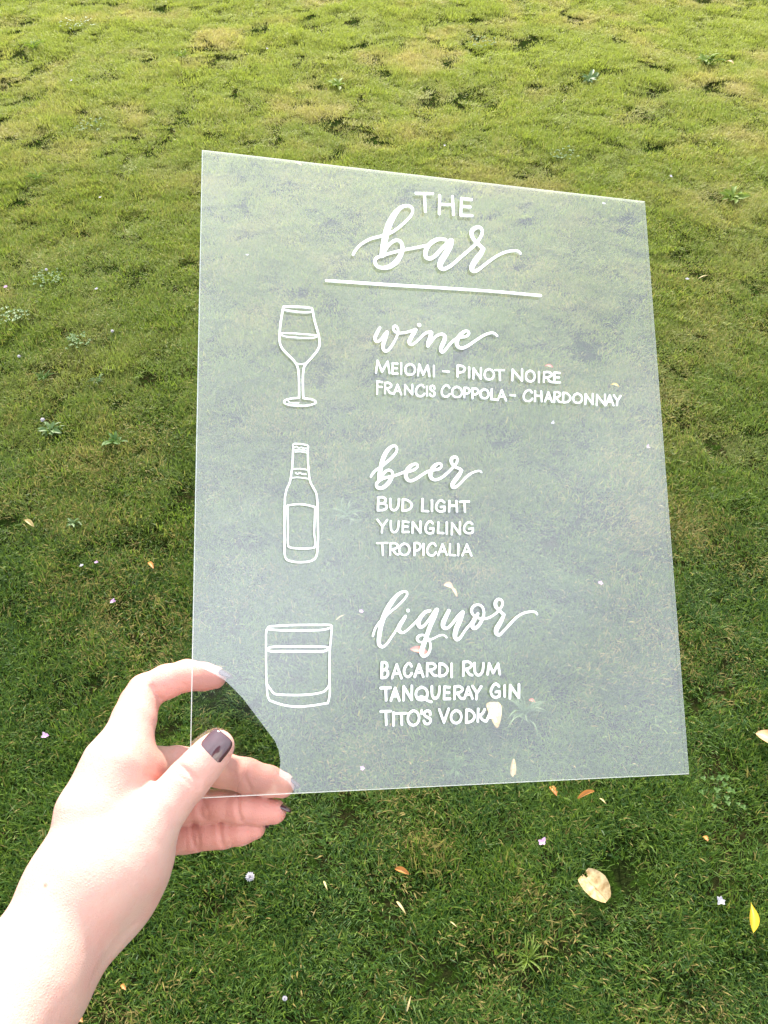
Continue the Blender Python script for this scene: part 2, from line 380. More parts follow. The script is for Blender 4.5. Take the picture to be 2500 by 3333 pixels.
def paint_mesh(paths, cell=0.00028, h=0.00016):
    """distance field of the brush strokes -> one raised sheet with rounded edges"""
    segs = []
    for P in paths:
        Q = np.array([[*to_sign(x, y)[:2], w * to_sign(x, y)[2] / 2 * 0.86] for x, y, w in P])
        segs += list(zip(Q[:-1], Q[1:]))
    A = np.array([q[0] for q in segs]); B = np.array([q[1] for q in segs])
    lo = np.minimum(A[:, :2].min(0), B[:, :2].min(0)) - 0.003; hi = np.maximum(A[:, :2].max(0), B[:, :2].max(0)) + 0.003
    nx, ny = ((hi - lo) / cell).astype(int) + 2
    D = np.full((nx, ny), 0.01)
    for a, bb in segs:
        r = max(a[2], bb[2]) + 3*cell
        i0, j0 = np.maximum(((np.minimum(a[:2], bb[:2]) - r - lo) / cell).astype(int), 0)
        i1, j1 = ((np.maximum(a[:2], bb[:2]) + r - lo) / cell).astype(int) + 2
        X, Y = np.meshgrid(lo[0] + np.arange(i0, min(i1, nx))*cell, lo[1] + np.arange(j0, min(j1, ny))*cell, indexing='ij')
        d = bb[:2] - a[:2]; L2 = d @ d + 1e-14
        tt = np.clip(((X - a[0])*d[0] + (Y - a[1])*d[1]) / L2, 0, 1)
        dist = np.hypot(X - a[0] - tt*d[0], Y - a[1] - tt*d[1]) - (a[2] + tt*(bb[2] - a[2]))
        sl = D[i0:i1, j0:j1]; np.minimum(sl, dist, out=sl)
    ins = D < 0
    V, Fc, vid = [], [], {}
    def vert(key, p, z):
        if key not in vid: vid[key] = len(V); V.append((p[0], p[1], z))
        return vid[key]
    def gp(i, j):
        z = 0.00003 + h * min(1.0, math.sqrt(max(0, -D[i, j]) / 0.0006)); return vert((i, j), (lo[0]+i*cell, lo[1]+j*cell), z)
    def ep(i, j, k, l):
        key = (i, j, k, l) if (i, j) < (k, l) else (k, l, i, j)
        a, bb = D[i, j], D[k, l]; f = a / (a - bb)
        return vert(key, (lo[0]+(i+(k-i)*f)*cell, lo[1]+(j+(l-j)*f)*cell), 0.00002)
    cnt = ins[:-1, :-1].astype(int) + ins[1:, :-1] + ins[1:, 1:] + ins[:-1, 1:]
    for i, j in np.argwhere(cnt > 0):
        c4 = [(i, j), (i+1, j), (i+1, j+1), (i, j+1)]
        if cnt[i, j] == 4: Fc.append([gp(*q) for q in c4]); continue
        poly = []
        for k in range(4):
            p, q = c4[k], c4[(k+1) % 4]
            if ins[p]: poly.append(gp(*p))
            if ins[p] != ins[q]: poly.append(ep(*p, *q))
        if len(poly) > 2: Fc.append(poly)
    return V, Fc
def paint(name, paths, label):
    V, Fc = paint_mesh(paths)
    o = link(name, mesh(name, V, Fc, m_paint, True), sign)
    if label: o['label'] = label
    return o

s4 = 700/1659
paint('lettering', caps('THE', [(590,100,745,270), (768,125,905,292), (935,142,1047,305)], 1100, 580, s4, 27, .06), 'printed capitals THE')
paint('lettering', trace([
 [(118,590,24),(135,558,24),(180,510,24),(250,470,26),(330,448,26),(420,415,26),(500,355,26),(555,300,24),(577,255,24),(568,225,26),(535,212,28),(485,228,36),(440,275,48),(405,335,56),(380,400,58),(362,470,56),(348,540,52),(340,598,44)],
 [(342,600,30),(365,555,28),(400,508,30),(445,480,30),(483,490,32),(498,535,36),(485,590,42),(450,645,46),(400,682,42),(345,692,34),(303,678,32),(284,645,30),(300,615,28),(345,598,28),(400,580,26),(500,555,26),(600,537,26),(680,520,28)],
 [(830,474,30),(780,470,34),(730,492,38),(690,532,40),(674,580,38),(682,612,36),(715,620,34),(755,595,34),(805,540,34),(870,480,38)],
 [(878,482,42),(862,530,52),(828,590,54),(797,640,54),(787,680,46),(808,700,36),(842,692,32),(885,665,30),(950,608,28),(1020,548,28),(1065,505,28),(1100,455,28),(1114,412,28),(1100,383,30),(1065,382,34),(1035,405,38),(1032,440,38),(1055,482,34),(1090,515,34),(1122,545,36)],
 [(1120,548,38),(1100,585,46),(1065,630,50),(1035,680,46),(1036,710,40),(1062,716,34),(1092,700,28),(1150,655,26),(1220,605,24),(1290,572,24),(1350,560,24),(1390,563,24),(1408,580,24)]],
 1100, 580, s4), 'large brush script word bar')
paint('underline', trace([[(1062,913,10),(1250,926,12),(1450,938,11),(1600,948,10.5),(1760,962,10.5)]], 0, 0, 1), None)
sw = 460/1659
paint('lettering', trace([
 [(168,98,38),(142,145,44),(114,205,46),(114,243,42),(142,260,34),(180,235,34),(215,190,38),(252,150,46)],
 [(250,155,50),(236,205,52),(213,270,52),(206,335,46),(228,370,40),(265,362,36),(310,305,34),(350,235,32),(378,165,32),(380,112,30),(357,78,34),(330,85,34),(326,115,32),(350,145,34),(395,160,32),(460,155,32),(520,140,34),(590,118,38)],
 [(590,118,46),(562,165,54),(525,230,54),(512,270,48),(535,294,38),(572,282,32),(630,230,32),(700,165,36),(765,145,42)],
 [(772,155,54),(760,210,58),(737,275,56),(730,312,42)],
 [(735,308,36),(780,250,34),(830,197,34),(890,172,38),(928,190,48),(928,235,56),(900,300,56),(882,350,50),(897,385,38),(930,365,36),(980,302,34),(1040,242,34),(1100,212,34),(1170,202,36),(1210,175,34),(1212,147,32),(1185,134,34),(1140,155,46),(1095,205,54),(1072,260,54),(1072,300,50),(1102,330,44),(1150,333,42),(1210,303,40),(1290,250,36),(1370,197,36),(1440,165,34),(1500,158,34),(1545,190,30)],
 [(630,65,56)]], 1190, 1040, sw), 'brush script word wine')
a1 = 440/1659; a2 = 400/1659
paint('lettering', caps('MEIOMI-PINOT', [(75,38,272,218),(278,66,372,230),(385,68,415,228),(435,80,585,242),(590,86,760,252),(785,100,818,260),(900,170,1000,200),(1073,100,1195,265),(1215,122,1253,272),(1268,128,1398,290),(1408,142,1552,300),(1540,150,1675,305)], 1200, 1160, a1, 29, .05)
  + caps('NOIRE', [(95,158,270,345),(282,178,435,355),(458,195,493,365),(522,198,675,365),(665,200,775,372)], 1640, 1160, a2, 32, .05), 'printed line MEIOMI - PINOT NOIRE')
paint('lettering', caps('FRANCISCOPPOLA', [(90,48,182,232),(185,68,300,225),(295,88,415,235),(428,88,555,238),(565,92,700,260),(703,112,730,250),(738,102,825,258),(882,95,1010,265),(1010,115,1160,270),(1158,128,1255,270),(1258,135,1360,285),(1357,145,1488,285),(1490,145,1590,300),(1570,155,1700,308)], 1200, 1225, a1, 28, .05)
  + caps('-CHARDONNAY', [(75,240,168,272),(252,170,400,352),(405,185,528,352),(540,200,665,357),(665,198,785,365),(785,208,915,370),(922,218,1072,375),(1082,220,1222,392),(1235,228,1388,408),(1365,243,1497,405),(1470,243,1595,405)], 1640, 1225, a2, 31, .05), 'printed line FRANCIS COPPOLA - CHARDONNAY')
paint('lettering', trace([
 [(70,548,34),(100,500,36),(150,450,36),(205,420,38),(280,355,42),(360,285,44),(410,220,40),(424,168,36),(400,132,36),(350,142,46),(290,200,60),(245,280,66),(215,370,62),(198,460,68),(188,540,68),(185,590,58)],
 [(190,600,44),(220,540,42),(270,475,44),(320,457,40),(358,482,40),(362,530,46),(330,600,62),(270,670,60),(205,703,52),(158,688,50),(148,645,48),(175,608,44),(240,570,44),(320,550,44),(400,530,40),(470,505,40),(530,482,42),(590,475,40),(650,455,40),(695,420,38),(700,387,36),(668,374,38),(610,402,54),(562,460,66),(544,520,62),(560,578,56),(605,602,48),(670,582,44),(750,530,42),(840,477,42),(920,457,40),(980,447,42),(1020,415,36),(1025,382,34),(985,370,36),(930,400,54),(892,460,66),(874,520,62),(893,568,54),(940,588,46),(1010,568,42),(1090,510,42),(1160,442,42),(1215,382,40),(1240,322,38),(1223,282,38),(1180,287,46),(1157,322,54),(1167,370,48),(1210,413,42),(1270,440,46),(1297,462,50)],
 [(1292,470,48),(1260,525,64),(1210,590,66),(1172,650,62),(1180,690,50),(1222,683,42),(1280,635,40),(1350,560,38),(1430,500,34),(1500,473,30),(1545,470,30),(1566,486,26)]], 1190, 1420, 400/1659), 'brush script word beer')
b1 = 360/1659
paint('lettering', caps('BUDLIGHT', [(115,70,292,302),(300,92,475,300),(490,102,668,308),(780,93,915,316),(930,112,970,310),(990,112,1165,320),(1187,122,1345,318),(1350,128,1525,320)], 1200, 1600, b1, 39), 'printed line BUD LIGHT')
paint('lettering', caps('YUENGLING', [(115,403,297,632),(310,428,470,628),(492,430,620,630),(637,433,800,638),(832,428,992,648),(1020,442,1140,643),(1152,445,1190,650),(1225,445,1395,662),(1410,442,1587,645)], 1200, 1600, b1, 36), 'printed line YUENGLING')
paint('lettering', caps('TROPICALIA', [(110,750,300,965),(303,760,465,968),(442,765,630,970),(665,755,795,970),(805,768,840,968),(860,758,1030,978),(1025,772,1192,972),(1195,772,1320,975),(1327,772,1363,975),(1388,775,1560,978)], 1200, 1600, b1, 35), 'printed line TROPICALIA')
paint('lettering', trace([
 [(68,485,24),(85,430,24),(110,385,24),(150,340,28),(220,270,26),(290,215,24),(350,155,24),(385,105,24),(380,78,24),(345,76,26),(290,112,40),(230,190,52),(180,280,52),(147,380,50),(128,480,46),(124,555,42),(152,588,32),(195,563,26),(240,500,24),(280,440,24),(320,375,28)],
 [(370,305,32),(342,350,42),(312,400,46),(312,438,40),(347,456,28),(390,430,24),(440,385,24),(490,335,26)], [(395,250,38)],
 [(600,252,30),(552,268,36),(508,320,44),(492,370,46),(508,402,38),(547,388,30),(600,322,30),(655,245,38)],
 [(665,242,40),(640,310,46),(600,400,46),(565,500,46),(533,590,50),(522,650,46),(547,674,34),(585,648,28),(605,590,26),(597,535,24),(575,500,22),(530,477,24),(490,492,28),(480,520,26),(505,543,22),(560,535,20),(630,510,20),(690,482,20),(730,480,20),(755,500,20)],
 [(775,252,38),(747,310,46),(722,370,50),(728,408,42),(762,412,30),(810,368,30),(860,305,36),(905,268,42)],
 [(905,268,42),(880,340,50),(845,420,54),(832,488,48),(852,520,36),(885,498,30),(930,430,26),(980,372,28),(1040,290,34)],
 [(1045,280,34),(1015,330,44),(992,380,48),(1008,413,40),(1045,398,36),(1080,345,36),(1102,280,28),(1090,222,26),(1050,196,24),(1002,212,28),(987,255,30),(1010,298,26),(1060,322,24),(1120,325,24),(1180,300,24),(1230,260,26),(1268,210,26),(1275,168,26),(1245,145,28),(1213,165,36),(1212,210,40),(1247,250,30),(1288,288,34)],
 [(1285,300,34),(1255,360,48),(1220,420,52),(1217,460,44),(1247,475,32),(1290,435,28),(1350,370,26),(1410,310,26),(1470,275,24),(1530,262,24),(1580,265,24),(1598,285,20)]], 1190, 1900, 580/1659), 'brush script word liquor')
c1 = 510/1659
paint('lettering', caps('BACARDIRUM', [(88,72,187,265),(200,92,330,268),(327,82,440,252),(440,90,562,252),(568,82,700,245),(700,85,820,245),(830,85,863,255),(952,65,1080,240),(1070,78,1200,235),(1212,78,1372,225)], 1210, 2130, c1, 31), 'printed line BACARDI RUM')
paint('lettering', caps('TANQUERAYGIN', [(80,75,215,240),(188,82,308,242),(318,58,445,240),(452,72,605,238),(618,65,735,220),(750,65,845,230),(858,65,985,228),(965,70,1082,222),(1052,62,1175,230),(1245,38,1372,210),(1393,55,1423,200),(1445,45,1580,218)], 1210, 2210, c1, 31), 'printed line TANQUERAY GIN')
paint('lettering', caps("TITO'SVODKA", [(80,322,218,500),(215,342,247,507),(245,345,382,497),(367,320,517,505),(512,320,545,382),(535,322,640,492),(700,302,830,475),(825,318,965,483),(985,312,1105,475),(1105,302,1220,465),(1200,312,1330,462)], 1210, 2210, c1, 31), "printed line TITO'S VODKA")
g1 = 200/1229
paint('wine_glass_drawing', trace([
 [(270,110),(250,170),(225,320),(200,480),(188,650),(187,790),(205,880),(265,985),(380,1100),(460,1180),(520,1260),(555,1360),(570,1500),(575,1700),(575,1930)],
 [(660,1940),(655,1850),(650,1600),(655,1450),(672,1330),(720,1250),(830,1130),(940,990),(985,880),(985,800),(960,660),(920,520),(875,350),(850,200),(830,140)]], 880, 980, g1, 50)
 + trace([[(575,1935),(420,1950),(320,1975),(275,2020),(320,2060),(450,2085),(650,2095),(800,2080),(900,2040),(895,1995),(800,1960),(660,1945)]], 880, 980, g1, 42)
 + trace([[(270,112),(480,112),(700,125),(830,145)], [(265,172),(430,200),(650,222),(850,215)]], 880, 980, g1, 48)
 + trace([[(345,1985),(400,2030),(570,2035)]], 880, 980, g1, 24)
 + trace([[(215,668),(260,640),(500,648),(750,668),(925,685)], [(215,680),(330,712),(600,732),(850,735),(932,708)], [(530,1250),(610,1262),(700,1250)]], 880, 980, g1, 34), None)
h1, h2 = 160/1659, 160/1539
paint('beer_bottle_drawing', trace([
 [(565,260),(555,400),(545,700),(530,950),(500,1150),(475,1350),(430,1500),(350,1680),(310,1820),(283,2000),(277,2200)],
 [(1065,290),(1060,400),(1060,700),(1075,950),(1095,1150),(1120,1350),(1170,1500),(1270,1680),(1340,1820),(1372,2000),(1388,2200)]], 900, 1430, h1, 74)
 + trace([[(265,0),(255,300),(250,700),(246,1000),(255,1300),(250,1600),(262,1800),(305,1915),(400,1975),(600,2015),(780,2022),(1000,2003),(1150,1945),(1240,1850),(1277,1700),(1290,1500),(1300,1200),(1295,900),(1287,600),(1287,300),(1275,100),(1262,0)]], 900, 1620, h2, 72)
 + trace([[(565,260),(552,210),(595,152),(700,150),(850,165),(1000,190),(1068,222),(1078,275)]], 900, 1430, h1, 58)
 + trace([[(600,272),(670,238),(740,285),(840,267),(920,300),(1020,305)], [(600,352),(820,352),(1040,385)], [(560,1010),(750,990),(1060,1030)], [(650,1130),(705,1168),(800,1135),(870,1172),(1000,1175)], [(530,1300),(740,1285),(1080,1330)]], 900, 1430, h1, 44)
 + trace([[(620,425),(820,418),(1035,455)]], 900, 1430, h1, 34)
 + trace([[(340,250),(500,220),(680,207),(900,220),(1100,265),(1210,295)], [(1205,290),(1202,500),(1190,850),(1182,1100),(1205,1300),(1205,1500),(1180,1570)], [(345,255),(345,500),(355,800),(355,1100),(350,1350),(362,1480),(392,1545),(550,1583),(800,1597),(1000,1593),(1190,1565)]], 900, 1620, h2, 64), None)
k1 = 260/1659
paint('tumbler_drawing', trace([
 [(190,235),(235,192),(400,175),(700,160),(1000,155),(1300,155),(1480,155),(1530,190),(1525,300),(1508,500),(1490,700),(1485,1000),(1485,1300),(1492,1500),(1480,1650),(1450,1780)],
 [(1450,1775),(1300,1802),(1100,1832),(900,1850),(700,1845),(500,1810),(300,1745),(230,1700),(195,1600),(182,1450),(170,1200),(165,900),(165,600),(165,350),(177,262),(190,235)],
 [(200,655),(260,617),(450,605),(800,604),(1200,607),(1420,614),(1485,645)], [(190,1390),(250,1480),(320,1568),(400,1598),(650,1610),(900,1610),(1150,1590),(1350,1545),(1430,1480),(1478,1400)],
 [(200,242),(350,258),(550,270),(800,275),(1100,268),(1350,255),(1500,215)]], 840, 2010, k1, 48)
 + trace([[(200,668),(260,700),(500,702),(900,702),(1200,705),(1350,703),(1480,655)]], 840, 2010, k1, 56), None)
# ------------------------------------------------------------------ person
def mm(x, y, d, r):   # coordinates measured on an enlargement of the hand region
    p = px3(x * 0.6027, 2050 + y * 0.6027, d); return (p[0], p[1], p[2], r / 1000.0)
def cone_sdf(X, a, b):
    a = np.asarray(a); b = np.asarray(b)
    ba = b[:3] - a[:3]; L2 = ba @ ba + 1e-12
    pa = X - a[:3].astype(np.float32)
    t = np.clip((pa @ ba.astype(np.float32)) / L2, 0, 1)
    d = pa - t[..., None] * ba.astype(np.float32)
    return np.sqrt((d * d).sum(-1)) - (a[3] + t * (b[3] - a[3]))
def smin(a, b, k):
    h = np.clip(0.5 + 0.5 * (b - a) / k, 0, 1)
    return b + (a - b) * h - k * h * (1 - h)
class Field:
    """signed distance on a grid; groups of tapered capsules blended softly"""
    def __init__(s, lo, hi, h):
        s.lo = np.array(lo); s.h = h
        s.n = ((np.array(hi) - s.lo) / h).astype(int) + 1
    def chain(s, prims, k, D=None):
        if D is None: D = np.full(s.n, 0.05, np.float32)
        for a, b in prims:
            a, b = np.array(a), np.array(b); r = max(a[3], b[3]) + k + 0.012
            i0 = np.clip(((np.minimum(a[:3], b[:3]) - r - s.lo) / s.h).astype(int), 0, s.n)
            i1 = np.clip(((np.maximum(a[:3], b[:3]) + r - s.lo) / s.h).astype(int) + 2, 0, s.n)
            if (i1 <= i0).any(): continue
            g = np.stack(np.meshgrid(*[(s.lo[q] + np.arange(i0[q], i1[q]) * s.h).astype(np.float32) for q in range(3)], indexing='ij'), -1)
            v = cone_sdf(g, a, b).astype(np.float32)
            sl = D[i0[0]:i1[0], i0[1]:i1[1], i0[2]:i1[2]]
            sl[...] = smin(sl, v, k)
        return D
    def mesh(s, D):
        ins = D < 0; n = np.array(D.shape)
        c = np.zeros(n - 1, np.int8)
        for dx in (0, 1):
            for dy in (0, 1):
                for dz in (0, 1):
                    c += ins[dx:n[0]-1+dx, dy:n[1]-1+dy, dz:n[2]-1+dz]
        cells = np.argwhere((c > 0) & (c < 8)); vid = np.full(n - 1, -1, np.int64)
        vid[tuple(cells.T)] = np.arange(len(cells))
        acc = np.zeros((len(cells), 3)); cnt = np.zeros(len(cells))
        cor = [(x, y, z) for x in (0, 1) for y in (0, 1) for z in (0, 1)]
        for p in cor:
            for ax in range(3):
                if p[ax] == 1: continue
                q = list(p); q[ax] = 1
                a = D[tuple((cells + p).T)]; b = D[tuple((cells + q).T)]
                m = (a < 0) != (b < 0); f = np.where(m, a / np.where(a == b, 1, a - b), 0)
                pt = np.tile(np.array(p, float), (len(cells), 1)); pt[:, ax] = f
                acc[m] += pt[m]; cnt[m] += 1
        V = s.lo + (cells + acc / cnt[:, None]) * s.h
        quads = []
        for ax in range(3):
            u, w = (ax + 1) % 3, (ax + 2) % 3
            sl0 = [slice(1, -1)] * 3; sl1 = [slice(1, -1)] * 3
            sl0[ax] = slice(0, -1); sl1[ax] = slice(1, None)
            A, B = ins[tuple(sl0)], ins[tuple(sl1)]
            e = np.argwhere(A != B)
            off = np.array([1, 1, 1]); off[ax] = 0
            base = e + off
            fl = A[tuple(e.T)]
            eu = np.zeros(3, int); eu[u] = 1; ew = np.zeros(3, int); ew[w] = 1
            q = [vid[tuple((base - o).T)] for o in (eu*0, eu, eu + ew, ew)]
            q = np.stack(q, 1)
            ok = (q >= 0).all(1); q = q[ok]; fl = fl[ok]
            q[~fl] = q[~fl][:, ::-1]
            quads.append(q)
        return V, np.vstack(quads)
def seq(*P): return list(zip(P[:-1], P[1:]))
def relax(V, Q, it=2, lam=0.5):
    n = len(V); cnt = np.zeros(n)
    for a in range(4): np.add.at(cnt, Q[:, a], 2)
    for k in range(it):
        for l in (lam, -lam * 1.02):
            acc = np.zeros((n, 3))
            for a in range(4):
                np.add.at(acc, Q[:, a], V[Q[:, (a+1) % 4]] + V[Q[:, (a-1) % 4]])
            V = V + l * (acc / cnt[:, None] - V)
    return V

INDEX = [mm(640,710,.440,12.5), mm(700,560,.449,11.6), mm(725,480,.454,11.0), mm(750,400,.4605,9.9), mm(785,335,.466,9.2), mm(900,280,.4675,8.7), mm(1010,246,.467,8.0), mm(1100,253,.4665,7.1), mm(1160,257,.4662,6.0)]
MIDDLE = [mm(745,790,.452,12), mm(850,745,.462,10.5), mm(950,730,.469,9.6), mm(1060,737,.4715,9.3), mm(1200,758,.468,8.9), mm(1330,787,.4645,8.7), mm(1450,818,.4655,7.8), mm(1522,838,.4665,6.7)]
RING = [mm(790,960,.466,11), mm(900,965,.472,9.8), mm(1000,958,.4745,9.0), mm(1100,955,.4735,8.8), mm(1200,953,.470,8.2), mm(1300,960,.468,8.4), mm(1400,974,.468,7.7), mm(1480,982,.468,6.5)]
PINKY = [mm(790,1110,.474,10.5), mm(900,1125,.477,9.3), mm(1000,1118,.476,8.5), mm(1060,1110,.475,8.2), mm(1130,1104,.473,7.7), mm(1200,1100,.472,7.7), mm(1300,1086,.471,7.2), mm(1372,1072,.470,5.9)]
THUMB = [mm(800,1065,.427,12.6), mm(900,945,.431,11.1), mm(965,868,.434,10.3), mm(1020,808,.4365,10.3), mm(1085,735,.4390,9.7), mm(1140,672,.4412,9.0), mm(1180,628,.4425,7.9)]
PALM = (seq(mm(480,1330,.418,19), mm(520,1000,.428,17), mm(620,735,.437,13.6), mm(650,690,.441,12.4))
  + seq(mm(520,1280,.428,16), mm(700,820,.450,12.0), mm(738,745,.447,11.6)) + seq(mm(700,820,.450,12.0), mm(745,810,.455,11.6))
  + seq(mm(560,1350,.436,15), mm(780,960,.466,11)) + seq(mm(600,1400,.440,14), mm(780,1110,.474,10.5))
  + seq(mm(640,1000,.440,15), mm(700,1050,.452,15)) + seq(mm(620,850,.440,13), mm(600,1150,.432,18))
  + seq(mm(470,1345,.415,19.5), mm(560,1310,.417,20), mm(700,1200,.424,18.5), mm(800,1065,.427,12.8))
  + seq(mm(600,1408,.430,17.0), mm(685,1262,.433,17.0), mm(712,1195,.432,15.0))
  + seq(mm(470,1345,.416,19.5), mm(600,1408,.430,17.0)))
ARM = (seq(mm(470,1345,.415,19.5), mm(380,1449,.412,18.6), mm(134,1887,.385,22), mm(-200,2480,.350,26))
  + seq(mm(600,1408,.430,17.0), mm(498,1545,.424,15.8), mm(168,1930,.398,18.8), mm(-240,2540,.365,24))
  + seq(mm(450,1500,.420,15), mm(180,1920,.392,20)))
def hand_mesh():
    allp = np.array([p for ch in (INDEX, MIDDLE, RING, PINKY, THUMB) for p in ch] + [q for a in PALM + ARM for q in a])
    lo = (allp[:, :3] - allp[:, 3:]).min(0) - 0.004; hi = (allp[:, :3] + allp[:, 3:]).max(0) + 0.004
    H = 0.0008
    f = Field(lo, hi, H)
    D = f.chain(PALM, 0.011); D = f.chain(ARM, 0.014, D)
    fing = None
    for ch in (INDEX, MIDDLE, RING, PINKY):
        d = f.chain(seq(*ch), 0.0022)
        fing = d if fing is None else smin(fing, d, 0.0009)
    D = smin(D, fing, 0.0055)
    th = f.chain(seq(*THUMB), 0.0025)
    D = smin(D, th, 0.0045)
    # skin folds at the joints and in the palm
    CR = [ # a, b, sigma mm, depth mm   (points on an enlargement + depth)
     ((872,385,.459),(815,300,.457),.9,1.0), ((1010,330,.462),(1003,285,.459),.7,.5), ((905,358,.460),(890,300,.459),.6,.4),
     ((955,722,.4285),(1085,850,.4275),1.0,.8), ((985,735,.4290),(1080,822,.4285),.7,.6), ((940,748,.4270),(1040,858,.4265),.8,.6), ((1010,755,.4290),(1075,812,.4290),.5,.30),
     ((1345,868,.458),(1330,780,.4555),.8,.8), ((1095,1020,.466),(1085,925,.464),1.0,1.1), ((1120,1015,.466),(1112,925,.464),.7,.45), ((1300,1040,.462),(1288,915,.4595),.9,1.1),
     ((1048,1185,.468),(1040,1035,.467),.9,.9), ((1072,1190,.468),(1062,1040,.467),.7,.6), ((1200,1178,.466),(1192,1030,.464),.9,1.1), ((1010,1190,.469),(1000,1060,.468),.6,.3),
     ((712,762,.437),(852,805,.444),1.0,.8), ((745,800,.438),(815,870,.444),.8,.4), ((735,700,.436),(700,790,.437),1.0,.45),
     ((700,1620,.423),(420,1960,.392),1.4,.6), ((560,1480,.404),(800,1440,.416),1.2,.25), ((600,1440,.406),(790,1380,.414),1.0,.2)]
    for a, b, sg, dp in CR:
        A = np.array(mm(*a, 0)); B = np.array(mm(*b, 0)); r = 0.006
        i0 = np.maximum(((np.minimum(A, B)[:3] - r - lo) / H).astype(int), 0)
        i1 = np.minimum(((np.maximum(A, B)[:3] + r - lo) / H).astype(int) + 2, f.n)
        g = np.stack(np.meshgrid(*[(lo[q] + np.arange(i0[q], i1[q]) * H).astype(np.float32) for q in range(3)], indexing='ij'), -1)
        # distance from the fold seen along the view axis so that it follows the curve of the skin
        v0 = g - CAM.astype(np.float32); da = A[:3] - CAM; db = B[:3] - CAM
        nn = np.cross(da, db); nn /= np.linalg.norm(nn)
        off = v0 @ nn.astype(np.float32)
        ab = B[:3] - A[:3]; L = np.linalg.norm(ab)
        tt = ((g - A[:3].astype(np.float32)) @ (ab / L).astype(np.float32)) / L
        wob = 0.0006 * np.sin(tt * 5 + sg * 9)
        end = np.clip(np.minimum(tt + .08, 1.08 - tt) * 6, 0, 1)
        near = np.exp(-np.clip(np.abs((g - A[:3].astype(np.float32)) @ AZ.astype(np.float32) - tt * (ab @ AZ)) - 0.006, 0, 1) ** 2 / 2e-6)
        sl = D[i0[0]:i1[0], i0[1]:i1[1], i0[2]:i1[2]]
        sl += (dp / 1000 * np.exp(-(off - wob) ** 2 / (2 * (sg / 1000) ** 2)) * end * near).astype(np.float32)
    V, Q = f.mesh(D)
    # cut the far end of the forearm open inside the sleeve
    return relax(V, Q, 3), Q
HV, HQ = hand_mesh()

m_skin, t, b = new_mat('skin')
at = t.nodes.new('ShaderNodeAttribute'); at.attribute_name = 'flush'
tcn = t.nodes.new('ShaderNodeTexCoord'); ob = tcn.outputs['Object']
c = mixcol(t, at.outputs['Fac'], (0.525, 0.335, 0.285), (0.57, 0.250, 0.205))
c = mixcol(t, noise_fac(t, ob, 55, .38, .66, 4), c, mixcol(t, 0.40, c, (0.56, 0.25, 0.22)))
c = mixcol(t, noise_fac(t, ob, 420, .62, .74, 2), c, mixcol(t, 0.16, c, (0.45, 0.20, 0.13)))
at2 = t.nodes.new('ShaderNodeAttribute'); at2.attribute_name = 'mole'; c = mixcol(t, at2.outputs['Fac'], c, (0.30, 0.13, 0.08))
t.links.new(c, b.inputs['Base Color'])
b.inputs['Roughness'].default_value = 0.48; b.inputs['Specular IOR Level'].default_value = 0.35
b.inputs['Subsurface Weight'].default_value = 0.35; b.inputs['Subsurface Radius'].default_value = (1.0, 0.32, 0.16); b.inputs['Subsurface Scale'].default_value = 0.006
vo = t.nodes.new('ShaderNodeTexVoronoi'); vo.feature = 'DISTANCE_TO_EDGE'; vo.inputs['Scale'].default_value = 850; t.links.new(ob, vo.inputs['Vector'])
n1 = t.nodes.new('ShaderNodeTexNoise'); n1.inputs['Scale'].default_value = 160; n1.inputs['Detail'].default_value = 6; t.links.new(ob, n1.inputs['Vector'])
sm = t.nodes.new('ShaderNodeMath'); sm.operation = 'MULTIPLY_ADD'; sm.inputs[1].default_value = 0.5; t.links.new(vo.outputs['Distance'], sm.inputs[0]); t.links.new(n1.outputs['Fac'], sm.inputs[2])
bp = t.nodes.new('ShaderNodeBump'); bp.inputs['Strength'].default_value = 0.45; bp.inputs['Distance'].default_value = 0.0012
t.links.new(sm.outputs[0], bp.inputs['Height']); t.links.new(bp.outputs[0], b.inputs['Normal'])

person = bpy.data.objects.new('person', None); SC.collection.objects.link(person)
tag(person, 'person with plum nail polish holding the acrylic sign in the left hand', 'person')
# coarse body: head, neck, trunk, arms and legs in one field, then joined to the fine forearm
import bmesh
HX, HY, HZ = 0.082, -0.215, 1.634
def w4(x, y, z, r): return (x, y, z, r)
def a4(v, r): return (v[0], v[1], v[2], r)
elbow = cam2w(np.array([-.222, .330, .215])); shL = np.array([-.085, -.220, 1.385]); shR = np.array([.245, -.235, 1.385])
cutA = np.array(mm(-160, 2400, .355, 0))[:3]; farm = cutA - elbow; farm /= np.linalg.norm(farm)
def build(prims, k, h):
    P = np.array([q for a in prims for q in a]); lo = (P[:, :3] - P[:, 3:]).min(0) - 0.03; hi = (P[:, :3] + P[:, 3:]).max(0) + 0.03
    f = Field(lo, hi, h); D = f.chain(prims, k); return f, D
trunk = (seq(w4(.078,-.245,1.42,.070), w4(.078,-.240,1.34,.085)) + seq(w4(-.045,-.235,1.375,.058), w4(.205,-.240,1.375,.058))
  + seq(w4(0,-.235,1.27,.092), w4(.01,-.235,1.10,.078), w4(-.005,-.235,.97,.098)) + seq(w4(.16,-.235,1.27,.092), w4(.15,-.235,1.10,.078), w4(.165,-.235,.97,.098))
  + seq(w4(.03,-.165,1.255,.050), w4(.04,-.175,1.20,.045)) + seq(w4(.13,-.165,1.255,.050), w4(.12,-.175,1.20,.045)))
legs = []
for sx in (-.012, .172):
    legs += seq(w4(sx,-.240,.93,.092), w4(sx-.004,-.225,.50,.058), w4(sx-.006,-.250,.33,.054), w4(sx-.008,-.250,.10,.036), w4(sx-.008,-.245,.07,.036), w4(sx-.010,-.130,.045,.030))
